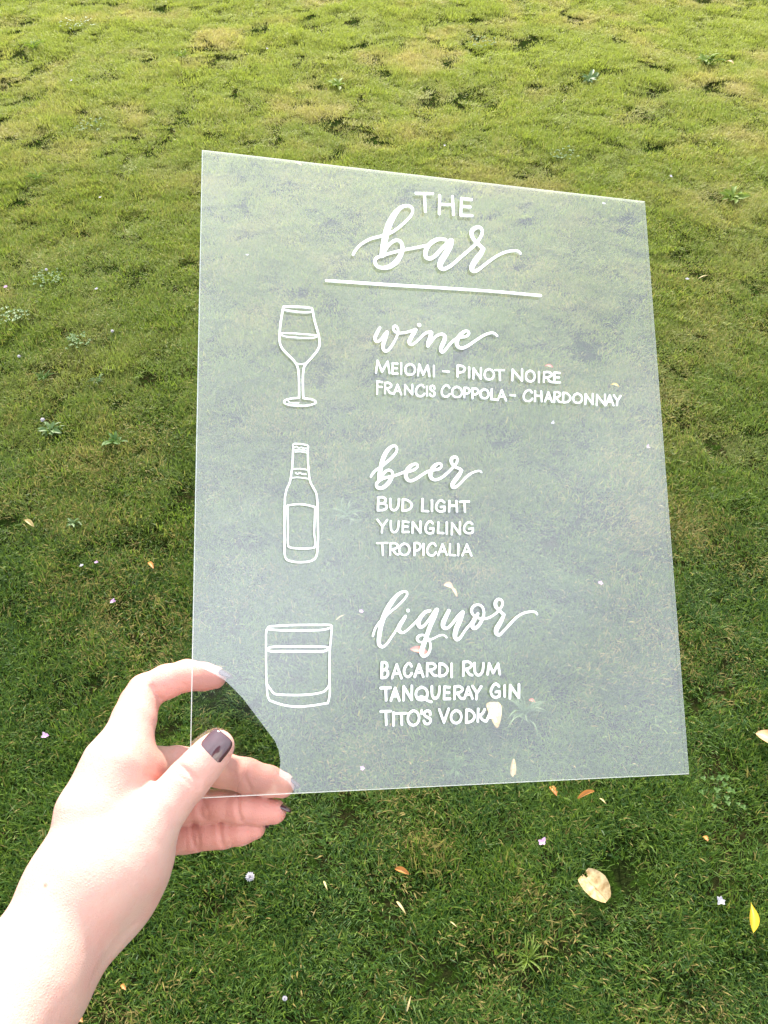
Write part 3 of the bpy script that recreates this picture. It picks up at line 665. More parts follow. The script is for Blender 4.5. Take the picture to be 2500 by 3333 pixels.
armL = seq(a4(shL, .052), a4(shL*.55+elbow*.45, .043), a4(elbow, .037)) + seq(a4(elbow, .037), a4(elbow*.6+cutA*.4, .040), a4(cutA, .031), a4(cutA + farm*.03, .029))
armR = seq(a4(shR, .052), w4(.268,-.245,1.12,.038), w4(.272,-.215,.90,.027), w4(.270,-.198,.86,.023))
rarm = seq(w4(.270,-.200,.855,.021), w4(.272,-.178,.80,.020)) + seq(w4(.270,-.212,.85,.017), w4(.272,-.212,.79,.017))
for k in range(4):
    y0 = -.158 - k * .020; L = (.068, .076, .072, .058)[k]
    rarm += seq(w4(.273, y0, .785, .0100), w4(.276, y0+.002, .785-L*.5, .0088), w4(.268, y0+.004, .785-L, .0075))
rarm += seq(w4(.266,-.165,.84,.013), w4(.254,-.138,.81,.011), w4(.249,-.130,.78,.0095))
head_p = (seq(w4(HX, HY-.016, HZ+.040, .080), w4(HX, HY+.008, HZ-.01, .072), w4(HX, HY+.034, HZ-.078, .040))
  + seq(w4(HX, HY-.03, HZ+.02, .078), w4(HX, HY-.02, HZ-.05, .055)) + seq(w4(HX, HY-.02, HZ-.06, .052), w4(.08, -.245, 1.46, .054), w4(.08, -.245, 1.40, .07)))
face = (seq(w4(HX, HY+.074, HZ+.018, .007), w4(HX, HY+.092, HZ-.022, .010)) + seq(w4(HX-.013, HY+.078, HZ-.026, .007), w4(HX+.013, HY+.078, HZ-.026, .007))
  + seq(w4(HX-.020, HY+.068, HZ-.052, .007), w4(HX, HY+.074, HZ-.049, .008), w4(HX+.020, HY+.068, HZ-.052, .007))
  + seq(w4(HX-.020, HY+.066, HZ-.060, .008), w4(HX+.020, HY+.066, HZ-.060, .008))
  + seq(w4(HX-.050, HY+.060, HZ+.030, .010), w4(HX-.012, HY+.070, HZ+.034, .009)) + seq(w4(HX+.050, HY+.060, HZ+.030, .010), w4(HX+.012, HY+.070, HZ+.034, .009))
  + seq(w4(HX-.078, HY-.010, HZ+.012, .012), w4(HX-.074, HY-.004, HZ-.02, .009)) + seq(w4(HX+.078, HY-.010, HZ+.012, .012), w4(HX+.074, HY-.004, HZ-.02, .009)))
f, D = build(trunk + legs + armL + armR + head_p, 0.02, 0.0052)
f.chain(face, 0.006, D)
d2 = f.chain(rarm, 0.002); D = smin(D, d2, 0.004)
bV, bQ = f.mesh(D); bV = relax(bV, bQ, 2)
def cut(V, Q, keep_sign):
    bm = bmesh.new(); vs_ = [bm.verts.new(v) for v in V]
    for q in Q:
        try: bm.faces.new([vs_[i] for i in q])
        except ValueError: pass
    far = [v for v in bm.verts if (np.array(v.co) - cutA) @ farm * keep_sign < 0 and np.linalg.norm(np.array(v.co) - cutA) < 0.16]
    geom = [v for v in bm.verts if np.linalg.norm(np.array(v.co) - cutA) < 0.07]
    ed = {e for v in geom for e in v.link_edges}; fc = {q for v in geom for q in v.link_faces}
    bmesh.ops.bisect_plane(bm, geom=geom + list(ed) + list(fc), plane_co=cutA, plane_no=farm, dist=1e-6)
    dele = [v for v in bm.verts if ((np.array(v.co) - cutA) @ farm) * keep_sign < -1e-5 and np.linalg.norm(np.array(v.co) - cutA) < 0.16]
    bmesh.ops.delete(bm, geom=dele, context='VERTS')
    me_ = bpy.data.meshes.new('piece'); bm.to_mesh(me_); bm.free(); return me_
m1_ = cut(HV, HQ, +1); m2_ = cut(bV, bQ, -1)
bm = bmesh.new(); bm.from_mesh(m1_); bm.from_mesh(m2_)
be = [e for e in bm.edges if e.is_boundary and abs((np.array(e.verts[0].co) - cutA) @ farm) < 1e-4 and np.linalg.norm(np.array(e.verts[0].co) - cutA) < 0.1]
try:
    bmesh.ops.bridge_loops(bm, edges=be)
except Exception as ex_: print('bridge failed', ex_)
bmesh.ops.recalc_face_normals(bm, faces=bm.faces)
me = bpy.data.meshes.new('body'); bm.to_mesh(me); bm.free(); me.materials.append(m_skin)
me.polygons.foreach_set('use_smooth', [True] * len(me.polygons)); me.update()
V = np.empty(len(me.vertices) * 3); me.vertices.foreach_get('co', V); V = V.reshape(-1, 3)
fl = np.zeros(len(V), np.float32)
tips = [(c_, w) for ch, w in ((INDEX, .8), (MIDDLE, .8), (RING, 1.0), (PINKY, 1.0), (THUMB, .35)) for c_ in ch[3:]]
for c_, w in tips:
    d = np.linalg.norm(V - np.array(c_[:3]), axis=1); fl = np.maximum(fl, w * np.clip(1.6 - d / 0.013, 0, 1))
for q, w in ((mm(790,840,.445,0), .8), (mm(850,980,.455,0), .8), (mm(760,690,.44,0), .5)):
    d = np.linalg.norm(V - np.array(q[:3]), axis=1); fl = np.maximum(fl, w * np.clip(1.5 - d / 0.012, 0, 1))
a_ = me.attributes.new('flush', 'FLOAT', 'POINT'); a_.data.foreach_set('value', fl)
pr = V - CAM; dz = pr @ AZ; ix = (pr @ AX) / dz * F_PX + W_PX/2; iy = (pr @ AY) / dz * F_PX + H_PX/2
mk = np.zeros(len(V), np.float32); dd = np.hypot(ix - 148, iy - 2882); near_ = dz < dz[dd < 30].min() + .02
mk[near_] = np.clip(1.4 - dd[near_] / 6.5, 0, 1)
a_ = me.attributes.new('mole', 'FLOAT', 'POINT'); a_.data.foreach_set('value', mk)
link('body', me, person)

# fingernails
m_nail, t, b = new_mat('plum_nail_polish')
b.inputs['Base Color'].default_value = (0.055, 0.020, 0.030, 1); b.inputs['Roughness'].default_value = 0.12
b.inputs['Coat Weight'].default_value = 1.0; b.inputs['Coat Roughness'].default_value = 0.04; b.inputs['Coat IOR'].default_value = 1.55
tcn = t.nodes.new('ShaderNodeTexCoord')
c = mixcol(t, noise_fac(t, tcn.outputs['Object'], 90, .35, .65, 2), (0.050, 0.018, 0.026), (0.085, 0.036, 0.046)); t.links.new(c, b.inputs['Base Color'])
def nail(base, tip, nrm, width, rad, thick=0.0006, sag=0.06, square=3.2, droop=0.0):
    base, tip, nrm = map(np.array, (base, tip, nrm)); d = tip - base; L = np.linalg.norm(d); d /= L
    nrm = nrm - d * (nrm @ d); nrm /= np.linalg.norm(nrm); s = np.cross(d, nrm)
    nu, nv = 15, 17; top, bot = [], []
    for j in range(nv):
        v = j / (nv - 1) * 2 - 1
        for i in range(nu):
            u = i / (nu - 1) * 2 - 1
            # square to superellipse
            pw = square; den = (abs(u)**pw + abs(v)**pw) ** (1/pw) if (u or v) else 1
            m_ = max(abs(u), abs(v)); uu, vv = (u / den * m_, v / den * m_) if m_ else (0, 0)
            y = uu * width / 2; ang = y / rad
            xx = (vv * .5 + .5) * L
            edge = max(abs(u), abs(v)); e = -0.00035 * max(0, (edge - .80) / .2) ** 2
            arch = sag * L * (1 - vv * vv) - (droop * L * ((vv + 1) / 2) ** 2)
            P = base + d * xx + s * rad * math.sin(ang) + nrm * (rad * (math.cos(ang) - 1) + arch + e)
            top.append(P); bot.append(P - nrm * thick)
    V = top + bot; n = nu * nv; Fc = []
    for j in range(nv - 1):
        for i in range(nu - 1):
            a = j * nu + i; Fc.append([a, a+1, a+nu+1, a+nu]); Fc.append([n+a, n+a+nu, n+a+nu+1, n+a+1])
    loop = [i for i in range(nu)] + [j*nu+nu-1 for j in range(1, nv)] + [(nv-1)*nu+i for i in range(nu-2, -1, -1)] + [j*nu for j in range(nv-2, 0, -1)]
    for a, bb in zip(loop, loop[1:] + loop[:1]): Fc.append([a, n+a, n+bb, bb])
    return link('fingernail', mesh('fingernail', V, Fc, m_nail, True), person)
cv = lambda x, y, z: x*AX + y*AY + z*AZ
def npt(x, y, d): return px3(x, y, d)
o = nail(npt(657,2483,.4314), npt(731,2390,.4352), cv(-.10, -.10, -1), 0.0150, 0.0096, sag=.05, square=3.6, droop=.03); o['label'] = 'thumb nail facing the camera'
def finger_nail(ch, up, width, back=.0085, fwd=.0022):
    c1_, c0_ = np.array(ch[-1]), np.array(ch[-2]); d = c1_[:3] - c0_[:3]; d /= np.linalg.norm(d); r = c1_[3]
    n_ = up - d * (up @ d); n_ /= np.linalg.norm(n_)
    nail(c1_[:3] - d*back + n_*(r*1.10), c1_[:3] + d*(r + fwd) + n_*(r*.62), n_, width, r*1.02, sag=.05, square=3.6, droop=.10)
finger_nail(INDEX, cv(.2, -1, .30), .0115, .0090, .0040)
finger_nail(MIDDLE, cv(.15, -1, .50), .0120, .0085, .0036)
finger_nail(RING, cv(.15, -1, .40), .0118, .0090, .0032)
finger_nail(PINKY, cv(.2, -.9, .8), .0094)

# hair, eyes, clothes
m_hair, t, b = new_mat('brown_hair'); tcn = t.nodes.new('ShaderNodeTexCoord')
c = mixcol(t, noise_fac(t, tcn.outputs['Object'], 40, .35, .65, 5), (0.060, 0.040, 0.022), (0.12, 0.08, 0.045)); t.links.new(c, b.inputs['Base Color']); b.inputs['Roughness'].default_value = 0.5
hp = (seq(w4(HX, HY-.025, HZ+.040, .083), w4(HX, HY-.045, HZ-.05, .090))
  + seq(w4(HX-.085, HY-.010, HZ+.03, .030), w4(HX-.092, HY-.005, HZ-.08, .030), w4(HX-.085, HY+.01, HZ-.20, .028)) + seq(w4(HX+.085, HY-.010, HZ+.03, .030), w4(HX+.092, HY-.005, HZ-.08, .030), w4(HX+.085, HY+.01, HZ-.20, .028))
  + seq(w4(HX-.05, HY-.07, HZ-.05, .055), w4(HX-.06, HY-.075, HZ-.20, .045)) + seq(w4(HX+.05, HY-.07, HZ-.05, .055), w4(HX+.06, HY-.075, HZ-.20, .045)) + seq(w4(HX, HY-.08, HZ-.05, .055), w4(HX, HY-.09, HZ-.22, .045)))
f, D = build(hp, 0.02, 0.006)
g = np.stack(np.meshgrid(*[(f.lo[q] + np.arange(f.n[q]) * f.h).astype(np.float32) for q in range(3)], indexing='ij'), -1)
D += (0.0022 * np.sin(g[..., 0] * 310 + 3 * np.sin(g[..., 2] * 22)) * np.clip((g[..., 2] - 1.3) * 0 + 1, 0, 1)).astype(np.float32)
V_, Q_ = f.mesh(D); link('hair', mesh('hair', V_, Q_, m_hair, True), person)
m_added_hat, t, b = new_mat('added_hat_navy_felt'); b.inputs['Base Color'].default_value = (.012, .014, .022, 1); b.inputs['Roughness'].default_value = .9; b.inputs['Specular IOR Level'].default_value = .1  # unseen hat, added so its dark shape clears sky reflection from the sign corner
tcn = t.nodes.new('ShaderNodeTexCoord'); add_bump(t, b, 500, .3, .0006, tcn.outputs['Object'])
prof = [(.002,.146),(.045,.137),(.076,.114),(.095,.084),(.108,.050),(.118,.015),(.128,-.022),(.1265,-.024),(.115,.013),(.105,.048),(.092,.082),(.074,.110),(.045,.132),(.002,.141)]
V_, F_ = [], []; NS = 40; tl = math.radians(-14)
for r_, z_ in prof:
    for k in range(NS):
        a_n = 2*math.pi*k/NS; x_, y_ = r_*math.cos(a_n), r_*1.10*math.sin(a_n); zz = z_ + .003*math.sin(3*a_n)*(z_ < -.01)
        V_.append((HX - .008 + x_, HY - .012 + y_*math.cos(tl) - zz*math.sin(tl), HZ + y_*math.sin(tl) + zz*math.cos(tl)))
for j in range(len(prof) - 1):
    for k in range(NS): F_.append([j*NS+k, j*NS+(k+1) % NS, (j+1)*NS+(k+1) % NS, (j+1)*NS+k])
F_.append(list(range(NS))[::-1]); F_.append([(len(prof)-1)*NS + k for k in range(NS)])
link('added_hat', mesh('added_hat', V_, F_, m_added_hat, True), person)
m_eye, t, b = new_mat('eye_white'); b.inputs['Base Color'].default_value = (.8, .78, .75, 1); b.inputs['Roughness'].default_value = .1
m_iris, t, b = new_mat('iris'); b.inputs['Base Color'].default_value = (.05, .035, .02, 1); b.inputs['Roughness'].default_value = .1
def ball(c_, r, n=12):
    V, Fc = [], []
    for i in range(n + 1):
        for j in range(n * 2):
            th, ph = math.pi * i / n, math.pi * j / n
            V.append((c_[0] + r*math.sin(th)*math.cos(ph), c_[1] + r*math.sin(th)*math.sin(ph), c_[2] + r*math.cos(th)))
    for i in range(n):
        for j in range(n * 2): a = i*2*n + j; bb = i*2*n + (j+1) % (2*n); Fc.append([a, a + 2*n, bb + 2*n, bb])
    return V, Fc
for sx in (-.030, .030):
    V_, F_ = ball((HX + sx, HY + .063, HZ + .012), .0125); e_ = link('eye', mesh('eye', V_, F_, m_eye, True), person)
    V_, F_ = ball((HX + sx, HY + .0705, HZ + .008), .0062); link('iris', mesh('iris', V_, F_, m_iris, True), e_)
m_top, t, b = new_mat('white_cotton'); b.inputs['Base Color'].default_value = (.72, .72, .70, 1); b.inputs['Roughness'].default_value = .8
tcn = t.nodes.new('ShaderNodeTexCoord'); add_bump(t, b, 900, .3, .0005, tcn.outputs['Object'])
m_jean, t, b = new_mat('blue_denim'); b.inputs['Base Color'].default_value = (.045, .075, .15, 1); b.inputs['Roughness'].default_value = .85
tcn = t.nodes.new('ShaderNodeTexCoord'); add_bump(t, b, 700, .4, .0006, tcn.outputs['Object'])
grow = lambda pr, e: [((*a[:3], a[3] + e), (*b_[:3], b_[3] + e)) for a, b_ in pr]
f, D = build(grow([q for q in trunk if q[0][2] < 1.41 or True], .012) + grow(seq(a4(shL, .052), a4(shL*.55+elbow*.45, .044), a4(shL*.30+elbow*.70, .043)), .014) + grow(seq(a4(shR, .052), w4(.268,-.245,1.17,.040)), .014), .03, .007)
g = np.stack(np.meshgrid(*[(f.lo[q] + np.arange(f.n[q]) * f.h).astype(np.float32) for q in range(3)], indexing='ij'), -1)
D += (0.005 * np.sin(g[..., 0] * 60 + g[..., 2] * 45) * np.sin(g[..., 2] * 30 + g[..., 1] * 50)).astype(np.float32)
V_, Q_ = f.mesh(D); link('shirt', mesh('shirt', V_, Q_, m_top, True), person)
hipr = [((*a[:3], a[3]), (*b_[:3], b_[3])) for a, b_ in trunk if b_[2] < 1.0]
f, D = build(grow([q for q in legs if q[1][2] > .09], .012) + grow(seq(w4(.0,-.235,.98,.098), w4(.155,-.235,.98,.098)), .008), .03, .008)
V_, Q_ = f.mesh(D); link('trousers', mesh('trousers', V_, Q_, m_jean, True), person)
m_shoe, t, b = new_mat('white_canvas_shoe'); b.inputs['Base Color'].default_value = (.6, .6, .58, 1); b.inputs['Roughness'].default_value = .6
for sx in (-.020, .164):
    f, D = build(seq(w4(sx,-.275,.052,.042), w4(sx,-.20,.052,.044), w4(sx-.003,-.09,.040,.036)) + seq(w4(sx,-.255,.07,.044), w4(sx,-.235,.085,.042)), .02, .005)
    V_, Q_ = f.mesh(D); link('shoe', mesh('shoe', V_, Q_, m_shoe, True), person)
# ------------------------------------------------------------------ fallen leaves, blossoms and weeds
def sheet(base, tip, width, prof, curl=0.25, arch=0.12, nu=7, nv=11, ragged=0.0, seed=1, up=Vector((0, 0, 1))):
    """a leaf blade from base to tip; prof(v) = half width share, curl lifts its edges, arch its middle"""
    base, tip = Vector(base), Vector(tip); d = tip - base; L = d.length; d.normalize()
    s = d.cross(up).normalized(); n = s.cross(d); r = random.Random(seed); V, Fc = [], []
    o = (base + tip) / 2
    for j in range(nv):
        v = j / (nv - 1); hw = width / 2 * prof(v)
        for i in range(nu):
            u = i / (nu - 1) * 2 - 1
            jit = 1 + (r.uniform(-ragged, ragged) if abs(u) == 1 else 0)
            P = base + d * (L * v) + s * (u * hw * jit) + n * (arch * L * math.sin(math.pi * v) + curl * hw * u * u + r.uniform(-.012, .012) * width - 0.05 * width * (1 - abs(u)))
            V.append(P - o)
    for j in range(nv - 1):
        for i in range(nu - 1):
            a = j * nu + i; Fc.append([a, a+1, a+nu+1, a+nu])
    return V, Fc, o
oval = lambda v: max(0.03, math.sin(math.pi * min(1, v * .96 + .02)) ** .62)
drop = lambda v: max(0.03, math.sin(math.pi * v ** 0.72) ** .75)
tear = lambda v: max(0.02, math.sin(math.pi * v ** 1.7) ** .8)
strap = lambda v: max(0.05, (1 - v ** 3) * min(1, .5 + v * 2))
m_tan = leaf_mat('dry_tan_leaf', (0.60, 0.45, 0.24), (0.34, 0.21, 0.08), 120)
m_yel = leaf_mat('yellow_leaf', (0.58, 0.42, 0.03), (0.46, 0.30, 0.02), 60)
m_peach = leaf_mat('peach_leaf', (0.62, 0.36, 0.20), (0.50, 0.26, 0.12), 60)
m_orange = leaf_mat('orange_brown_leaf', (0.45, 0.20, 0.05), (0.32, 0.12, 0.03), 60)
m_red = leaf_mat('reddish_leaf', (0.50, 0.14, 0.09), (0.38, 0.10, 0.06), 60)
m_straw = leaf_mat('dry_straw', (0.52, 0.42, 0.20), (0.38, 0.28, 0.12), 120)
def ground_leaf(name, x0, y0, x1, y1, wpx, mat, label, cat='leaf', prof=oval, curl=.5, arch=.12, up=.026, ragged=0.0, group='fallen leaves on the lawn', lift=.006):
    a = ground(x0, y0, up); b_ = ground(x1, y1, up + lift); mid = (a + b_) / 2
    w = wpx * (mid - Vector(CAM)).length / F_PX
    V, Fc, o = sheet(a, b_, w, prof, curl, arch, ragged=ragged, seed=int(x0 * 7 + y0))
    ob_ = link(name, mesh(name, V, Fc, mat, True), None, o); tag(ob_, label, cat, group); return ob_
GL = ground_leaf
# the large leaf: notched at its upper end, holed once, small stalk
big = bpy.data.objects.new('fallen_leaf', None); SC.collection.objects.link(big)
tag(big, 'largest tan leaf with a notched end, lying below the lower right of the sign', 'leaf', 'fallen leaves on the lawn')
a = ground(1978, 2930, .028); b_ = ground(1896, 2846, .034); big.location = (a + b_) / 2
V, Fc, o = sheet(a, b_, 78 * 1.62 / F_PX, lambda v: max(.12, (math.sin(math.pi * (v * .80 + .05)) ** .62)), .35, .06, 15, 21, 0.03, 5)
V = [Vector(v) + o - big.location for v in V]
nu = 15
def keep(k):
    j, i = divmod(Fc[k][0], nu); u = (i + .5) / (nu - 1) * 2 - 1; v = (j + .5) / 20
    if v > .86 and abs(u - .15) < (v - .84) * 2.6 and u < .75: return False
    return True
Fc = [q for k, q in enumerate(Fc) if keep(k)]
link('blade', mesh('blade', V, Fc, m_tan, True), big)
V2, F2, o2 = sheet(a - Vector((0, 0, .002)), b_ - Vector((0, 0, .001)), .0018, lambda v: 1 - .6 * v, -.8, .06, 3, 10)
link('midrib', mesh('midrib', [Vector(v) + o2 - big.location + Vector((0, 0, .0012)) for v in V2], F2, m_peach, True), big)
GL('fallen_leaf', 2444, 2936, 2452, 3036, 27, m_yel, 'bright yellow curved leaf at the right edge of the lawn', prof=tear, curl=.9, arch=.10)
GL('fallen_leaf', 2462, 2385, 2530, 2428, 44, m_peach, 'peach coloured leaf cut by the right photo edge', curl=.4)
GL('fallen_leaf', 1286, 2828, 1332, 2846, 17, m_orange, 'small orange brown leaf on the grass below the bottom edge of the sign', curl=1.0)
GL('fallen_leaf', 1602, 2285, 1618, 2368, 46, m_tan, 'tan leaf seen through the sign behind the end of the word VODKA', prof=lambda v: oval(v ** .6), curl=.3)
GL('fallen_leaf', 1336, 2112, 1394, 2128, 26, m_red, 'pinkish red leaf seen through the sign behind the letter q', curl=.3)
GL('fallen_leaf', 1445, 1902, 1474, 1914, 22, m_peach, 'pink forked leaf seen through the sign above the script word liquor')
GL('fallen_leaf', 1470, 1912, 1488, 1942, 10, m_peach, 'thin pink leaf stalk seen through the sign above the script word liquor', cat='leaf stalk', group=None)
GL('fallen_leaf', 1722, 2278, 1742, 2285, 12, m_red, 'tiny dark red leaf seen through the sign right of the word GIN')
GL('fallen_leaf', 1772, 1192, 1800, 1196, 13, m_red, 'small red leaf seen through the sign above the word NOIRE')
GL('fallen_leaf', 1988, 1252, 2014, 1258, 11, m_yel, 'small yellow leaf seen through the sign right of the word NOIRE')
GL('fallen_leaf', 958, 530, 982, 538, 10, m_tan, 'pale leaf seen through the sign just under its top edge')
GL('fallen_leaf', 2362, 200, 2388, 207, 9, m_tan, 'pale tan leaf on the far lawn near the top right corner')
GL('fallen_leaf', 484, 1830, 500, 1850, 13, m_orange, 'small orange leaf on the grass left of the sign edge, above the fingers')
GL('fallen_leaf', 76, 1692, 112, 1716, 14, m_straw, 'pale papery husk lying on the grass at the left photo edge', cat='husk', prof=tear, curl=1.1, group=None)
GL('fallen_leaf', 1880, 2600, 1935, 2575, 14, m_orange, 'brown twisted leaf just under the bottom edge of the sign', curl=1.2, arch=.2)
GL('fallen_leaf', 1668, 2528, 1672, 2470, 18, m_tan, 'pale torn leaf seen through the sign near its bottom edge', prof=lambda v: oval(v ** .5), curl=1.0)
GL('fallen_leaf', 396, 3204, 410, 3222, 12, m_orange, 'small orange leaf fragment beside the forearm near the bottom', ragged=.3)
GL('fallen_leaf', 252, 3308, 270, 3326, 15, m_orange, 'orange leaf fragment at the bottom photo edge beside the forearm', ragged=.3)
GL('fallen_leaf', 1790, 2560, 1812, 2590, 18, m_orange, 'rust coloured leaf scrap under the bottom edge of the sign', ragged=.4, up=.018)
GL('fallen_leaf', 2290, 2722, 2304, 2738, 13, m_orange, 'tiny rust brown leaf scrap right of the largest tan leaf', ragged=.4, up=.020)
ST = dict(cat='straw', prof=strap, group='dry straws on the lawn', curl=.3)
GL('dry_straw', 1292, 2934, 1322, 2976, 8, m_straw, 'thick pale straw below the small orange brown leaf', **ST)
GL('dry_straw', 1054, 2868, 1066, 2898, 6, m_straw, 'short pale straw right of the white clover flower', **ST)
GL('dry_straw', 1324, 3292, 1338, 3240, 6, m_straw, 'long upright straw at the bottom centre of the lawn', **ST)
GL('dry_straw', 1094, 2018, 1124, 2000, 5, m_straw, 'thin straw seen through the sign right of the drawn tumbler', **ST)
GL('dry_straw', 1952, 2598, 1974, 2618, 5, m_straw, 'thin pale straw below the bottom edge of the sign', **ST)
GL('dry_straw', 1466, 3000, 1488, 3018, 4, m_straw, 'faint thin straw right of the thick pale straw', **ST)
GL('dry_straw', 2274, 906, 2308, 896, 4, m_straw, 'thin straw on the grass right of the upper sign edge', **ST)

m_white = leaf_mat('white_petal', (0.66, 0.64, 0.66), (0.55, 0.50, 0.60), 300)
m_pink = leaf_mat('lilac_petal', (0.72, 0.52, 0.70), (0.62, 0.40, 0.62), 300)
m_green = leaf_mat('weed_leaf', (0.075, 0.15, 0.018), (0.045, 0.11, 0.015), 60, .6, .4)
m_lime = leaf_mat('lime_weed_leaf', (0.17, 0.24, 0.025), (0.11, 0.18, 0.02), 60, .6, .45)
m_pale = leaf_mat('pale_weed_leaf', (0.12, 0.19, 0.060), (0.075, 0.14, 0.035), 60, .5, .35)
def blossom_mesh(seed, mat, size):
    r = random.Random(seed); V, Fc = [], []
    for k in range(5):
        a = k * 1.257 + r.uniform(-.3, .3); ln = size * r.uniform(.8, 1.15); t_ = r.uniform(.1, .9)
        v, f_, o = sheet((0, 0, 0), (ln * math.cos(a), ln * math.sin(a), ln * t_), ln * .8, drop, .7, -.15, 5, 6, .1, seed + k)
        n = len(V); V += [Vector(q) + o for q in v]; Fc += [[i + n for i in q] for q in f_]
    return V, Fc
def clover_mesh(seed, size):
    r = random.Random(seed); V, Fc = [], []
    for k in range(46):
        z = 1 - 1.55 * (k + .5) / 46; a = k * 2.4; q = math.sqrt(max(0, 1 - z * z))
        d = Vector((q * math.cos(a), q * math.sin(a), z)); 
        v, f_, o = sheet(d * size * .25, d * size * r.uniform(.85, 1.05) + Vector((0, 0, size * .1)), size * .34, drop, .8, 0, 3, 4, 0, seed + k)
        n = len(V); V += [Vector(p) + o for p in v]; Fc += [[i + n for i in p] for p in f_]
    return V, Fc
stem_ring = lambda c_, r_: [(c_[0] + r_ * math.cos(i * 1.047), c_[1] + r_ * math.sin(i * 1.047), c_[2]) for i in range(6)]
def blossom(x, y, dpx, label, kind='pink'):
    up = .026; g_ = ground(x, y, up); dist = (g_ - Vector(CAM)).length; size = dpx * dist / F_PX / 2
    seed = int(x * 3 + y)
    if kind == 'clover':
        root = bpy.data.objects.new('clover_flower', None); SC.collection.objects.link(root); root.location = g_
        tag(root, label, 'flower', 'white clover flowers in the lawn')
        link('flower_head', mesh('flower_head', *clover_mesh(seed, size), m_white, False), root)
        V = stem_ring((0, 0, 0), .0009) + stem_ring((.003, .002, -up), .0009)
        link('stem', mesh('stem', V, [[i, (i+1) % 6, 6 + (i+1) % 6, 6 + i] for i in range(6)], m_green, True), root)
    else:
        V, Fc = blossom_mesh(seed, None, size)
        o_ = link('fallen_blossom', mesh('fallen_blossom', V, Fc, m_pink if kind == 'pink' else m_white, True), None, g_ - Vector((0, 0, .003)))
        tag(o_, label, 'blossom', 'fallen blossoms on the lawn')
B = blossom
B(814, 2854, 30, 'round white clover flower under the fingertips, the largest', 'clover')
B(927, 3250, 16, 'small white clover flower near the bottom, left of centre', 'clover')
B(139, 1367, 15, 'white clover flower at the left photo edge, above the pale husk', 'clover')
B(62, 1160, 11, 'white clover flower in the patch at the left edge', 'clover')
B(366, 1078, 11, 'white clover flower halfway between left photo edge and sign', 'clover')
B(313, 938, 12, 'white blossom left of the sign, below its upper left corner', 'white')
B(18, 931, 13, 'lilac blossom at the very left photo edge')
B(151, 878, 10, 'white clover flower in the upper left clover patch', 'clover')
B(365, 1956, 20, 'lilac blossom left of the sign and above the index finger')
B(312, 1828, 14, 'lilac blossom beside a paler one, left of the sign')
B(264, 1838, 13, 'pale greenish white blossom left of a lilac one', 'white')
B(146, 2393, 24, 'lilac blossom left of the wrist and hand')
B(1766, 2740, 26, 'lilac white blossom under the lower right part of the sign')
B(2346, 2932, 24, 'white star shaped blossom left of the bright yellow leaf', 'white')
B(1800, 1374, 15, 'white blossom seen through the sign below CHARDONNAY', 'white')
B(1176, 1988, 17, 'lilac blossom seen through the sign above the script letter l')
B(1955, 1896, 17, 'lilac blossom seen through the sign right of the script word liquor')
B(1180, 2499, 17, 'lilac blossom seen through the sign near the middle fingertip')
B(2110, 1454, 15, 'pink blossom seen through the sign near its right edge')
B(1966, 660, 13, 'white blossom seen through the sign near its upper right corner', 'white')
B(1447, 472, 8, 'tiny white blossom above the top edge of the sign', 'white')
B(2185, 573, 10, 'tiny pinkish blossom right of the upper right sign corner', 'white')
B(2238, 906, 13, 'white blossom on the grass right of the script word bar', 'white')
B(326, 640, 10, 'tiny white blossom left of the upper left sign corner', 'white')
B(232, 260, 8, 'tiny white blossom on the far lawn at upper left', 'white')
B(870, 157, 8, 'tiny white blossom on the far lawn near the top centre', 'white')
B(804, 827, 11, 'white blossom seen through the sign left of the script word bar', 'white')
B(2345, 3330, 10, 'white blossom touching the bottom photo edge', 'white') if False else None

def weed_meshes(kind, mat):
    out = []
    for k in range(4):
        if kind == 'strap': V, Fc, o = sheet((0, 0, 0), (1, 0, .22), .085, strap, .8, .22, 3, 9, 0, k)
        elif kind == 'rosette': V, Fc, o = sheet((0, 0, 0), (1, 0, .25), .30, lambda v: max(.05, math.sin(math.pi * v ** 1.3) ** .8), .3, .16, 5, 9, .12, k)
        else:
            V, Fc = [], []                                   # a clover leaf: stalk and three leaflets
            v, f_, o = sheet((0, 0, 0), (.8, 0, .6), .03, lambda v: 1, 0, .1, 2, 4, 0, k); V += [Vector(q) + o for q in v]; Fc += f_
            for a in (-2.1, 0, 2.1):
                v, f_, o = sheet((.8, 0, .6), (.8 + .30 * math.cos(a), .30 * math.sin(a), .62), .28, lambda v: max(.05, math.sin(math.pi * v ** .7 * .92) ** .6), .2, .05, 5, 6, 0, k)
                n = len(V); V += [Vector(q) + o for q in v]; Fc += [[i + n for i in q] for q in f_]
            o = Vector((0, 0, 0))
        out.append(mesh('leaf', [Vector(q) + o for q in V], Fc, mat, True))
    return out
KIT = {(k, m): weed_meshes(k, mt) for k, m, mt in (('strap', 'lime', m_lime), ('strap', 'green', m_green), ('strap', 'pale', m_pale), ('rosette', 'green', m_green), ('rosette', 'pale', m_pale), ('rosette', 'lime', m_lime), ('clover', 'green', m_green), ('clover', 'pale', m_pale))}
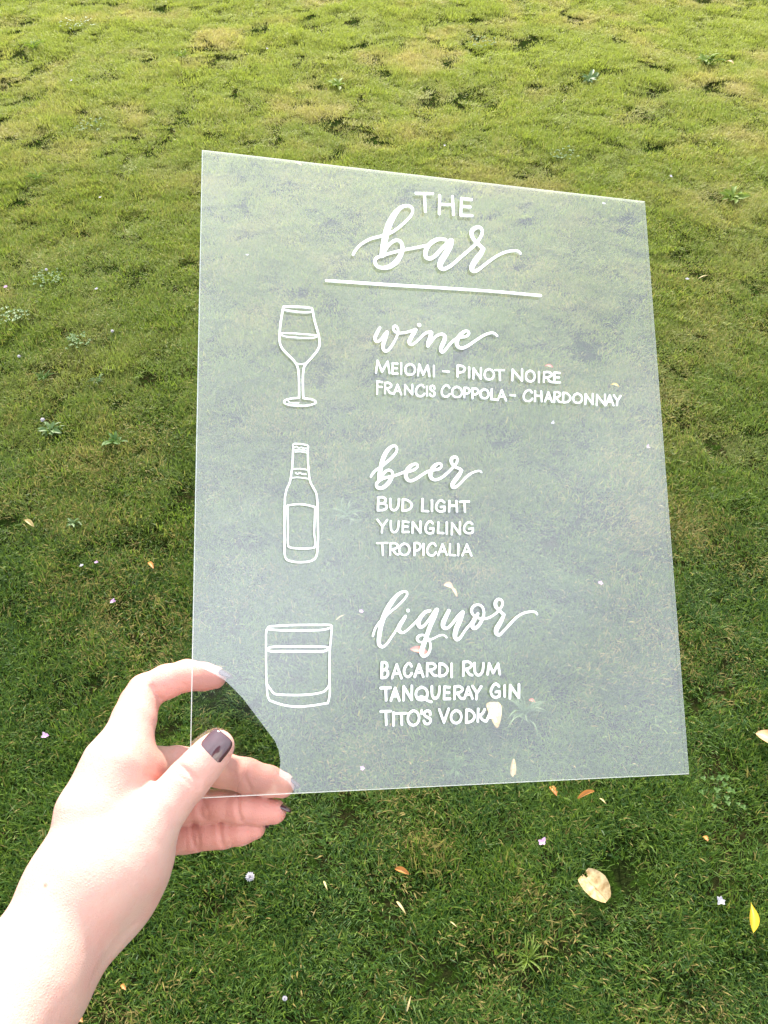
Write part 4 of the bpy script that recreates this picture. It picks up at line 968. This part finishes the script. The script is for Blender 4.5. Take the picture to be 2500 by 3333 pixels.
def weed(x, y, dpx, kind, mat, n, name, label, cat='weed'):
    g_ = ground(x, y, 0.004); R = 0.66 * dpx * (g_ - Vector(CAM)).length / F_PX / 2
    root = bpy.data.objects.new(name, None); SC.collection.objects.link(root); root.location = g_ ; root.rotation_euler = (0, 0, rng.uniform(0, 6.28))
    tag(root, label, cat, 'weeds growing in the lawn')
    for k in range(int(n * 1.8)):
        o_ = bpy.data.objects.new('leaf', KIT[(kind, mat)][k % 4]); SC.collection.objects.link(o_); o_.parent = root
        sc_ = R * rng.uniform(.4, 1.1); a_ = k * 2.4 + rng.uniform(-.4, .4)
        if kind == 'clover':
            q = R * 1.1 * math.sqrt(rng.random()) ; sc_ = max(.018, R * .17) * rng.uniform(.7, 1.2)
            o_.location = (q * math.cos(a_), q * math.sin(a_), 0.006); o_.rotation_euler = (0, rng.uniform(-.3, .1), rng.uniform(0, 6.28)); o_.scale = (sc_,) * 3
        else:
            o_.location = (rng.uniform(-.18, .18) * R, rng.uniform(-.18, .18) * R, .006); o_.rotation_euler = (rng.uniform(-.6, .6), -rng.uniform(-.12, .45), a_ + rng.uniform(-.5, .5)); o_.scale = (sc_,) * 3
Wd = weed
Wd(1718, 3130, 190, 'strap', 'lime', 16, 'crabgrass', 'lime green crabgrass clump with arching blades near the bottom')
Wd(120, 588, 120, 'strap', 'lime', 14, 'crabgrass', 'lime tuft of coarse grass on the far lawn at the left')
Wd(145, 1238, 110, 'strap', 'green', 14, 'crabgrass', 'coarse green grass clump at the left, above the white clover flower')
Wd(322, 1250, 110, 'strap', 'pale', 12, 'crabgrass', 'pale coarse grass clump halfway between left edge and sign')
Wd(455, 1235, 80, 'strap', 'lime', 10, 'crabgrass', 'yellowish coarse grass clump close to the left sign edge')
Wd(376, 1450, 130, 'rosette', 'green', 12, 'broadleaf_weed', 'dark broadleaf rosette left of the drawn beer bottle')
Wd(165, 1412, 130, 'rosette', 'pale', 12, 'broadleaf_weed', 'shiny broadleaf rosette near the left photo edge')
Wd(245, 1712, 80, 'rosette', 'pale', 9, 'broadleaf_weed', 'grey green rosette right of the pale husk')
Wd(1703, 2330, 260, 'strap', 'pale', 18, 'crabgrass', 'large pale grassy weed seen through the sign right of VODKA')
Wd(1130, 1690, 190, 'strap', 'pale', 16, 'crabgrass', 'pale grass clump seen through the sign right of the drawn bottle')
Wd(1480, 2510, 160, 'strap', 'green', 14, 'crabgrass', 'grass clump seen through the sign above its bottom edge')
Wd(2345, 2590, 130, 'clover', 'green', 9, 'clover_patch', 'pale clover patch right of the lower right sign corner')
Wd(40, 1045, 110, 'clover', 'pale', 20, 'clover_patch', 'pale clover patch at the left photo edge')
Wd(165, 915, 110, 'clover', 'green', 20, 'clover_patch', 'green clover patch at upper left with a white flower')
Wd(253, 1125, 90, 'clover', 'green', 16, 'clover_patch', 'green clover patch left of the drawn wine glass')
Wd(256, 85, 130, 'clover', 'pale', 22, 'clover_patch', 'pale clover patch near the top left corner')
Wd(595, 192, 110, 'strap', 'lime', 14, 'crabgrass', 'lime tuft of coarse grass on the far lawn above the sign')
Wd(1566, 150, 130, 'clover', 'green', 22, 'clover_patch', 'clover patch on the far lawn at the top centre')
Wd(1915, 268, 110, 'rosette', 'pale', 12, 'broadleaf_weed', 'broadleaf weed on the far lawn above the right half of the sign')
Wd(2300, 215, 130, 'rosette', 'lime', 18, 'broadleaf_weed', 'lime broadleaf weed near the top right corner')
Wd(2385, 655, 130, 'rosette', 'lime', 14, 'broadleaf_weed', 'lime broadleaf weed right of the upper right sign corner')
Wd(110, 165, 130, 'strap', 'lime', 16, 'crabgrass', 'lime tuft of coarse grass near the top left corner')
Wd(1830, 515, 110, 'clover', 'green', 18, 'clover_patch', 'clover patch just above the top edge of the sign')
Wd(300, 420, 110, 'clover', 'green', 18, 'clover_patch', 'clover patch on the far lawn left of the upper sign corner')
Wd(1100, 290, 110, 'rosette', 'lime', 12, 'broadleaf_weed', 'lime weed on the far lawn above the words THE bar')
Wd(1350, 3000, 90, 'strap', 'green', 10, 'crabgrass', 'green coarse grass clump beside the thick pale straw')
Wd(2080, 2760, 90, 'strap', 'lime', 9, 'crabgrass', 'yellow green coarse grass clump right of the lilac white blossom')
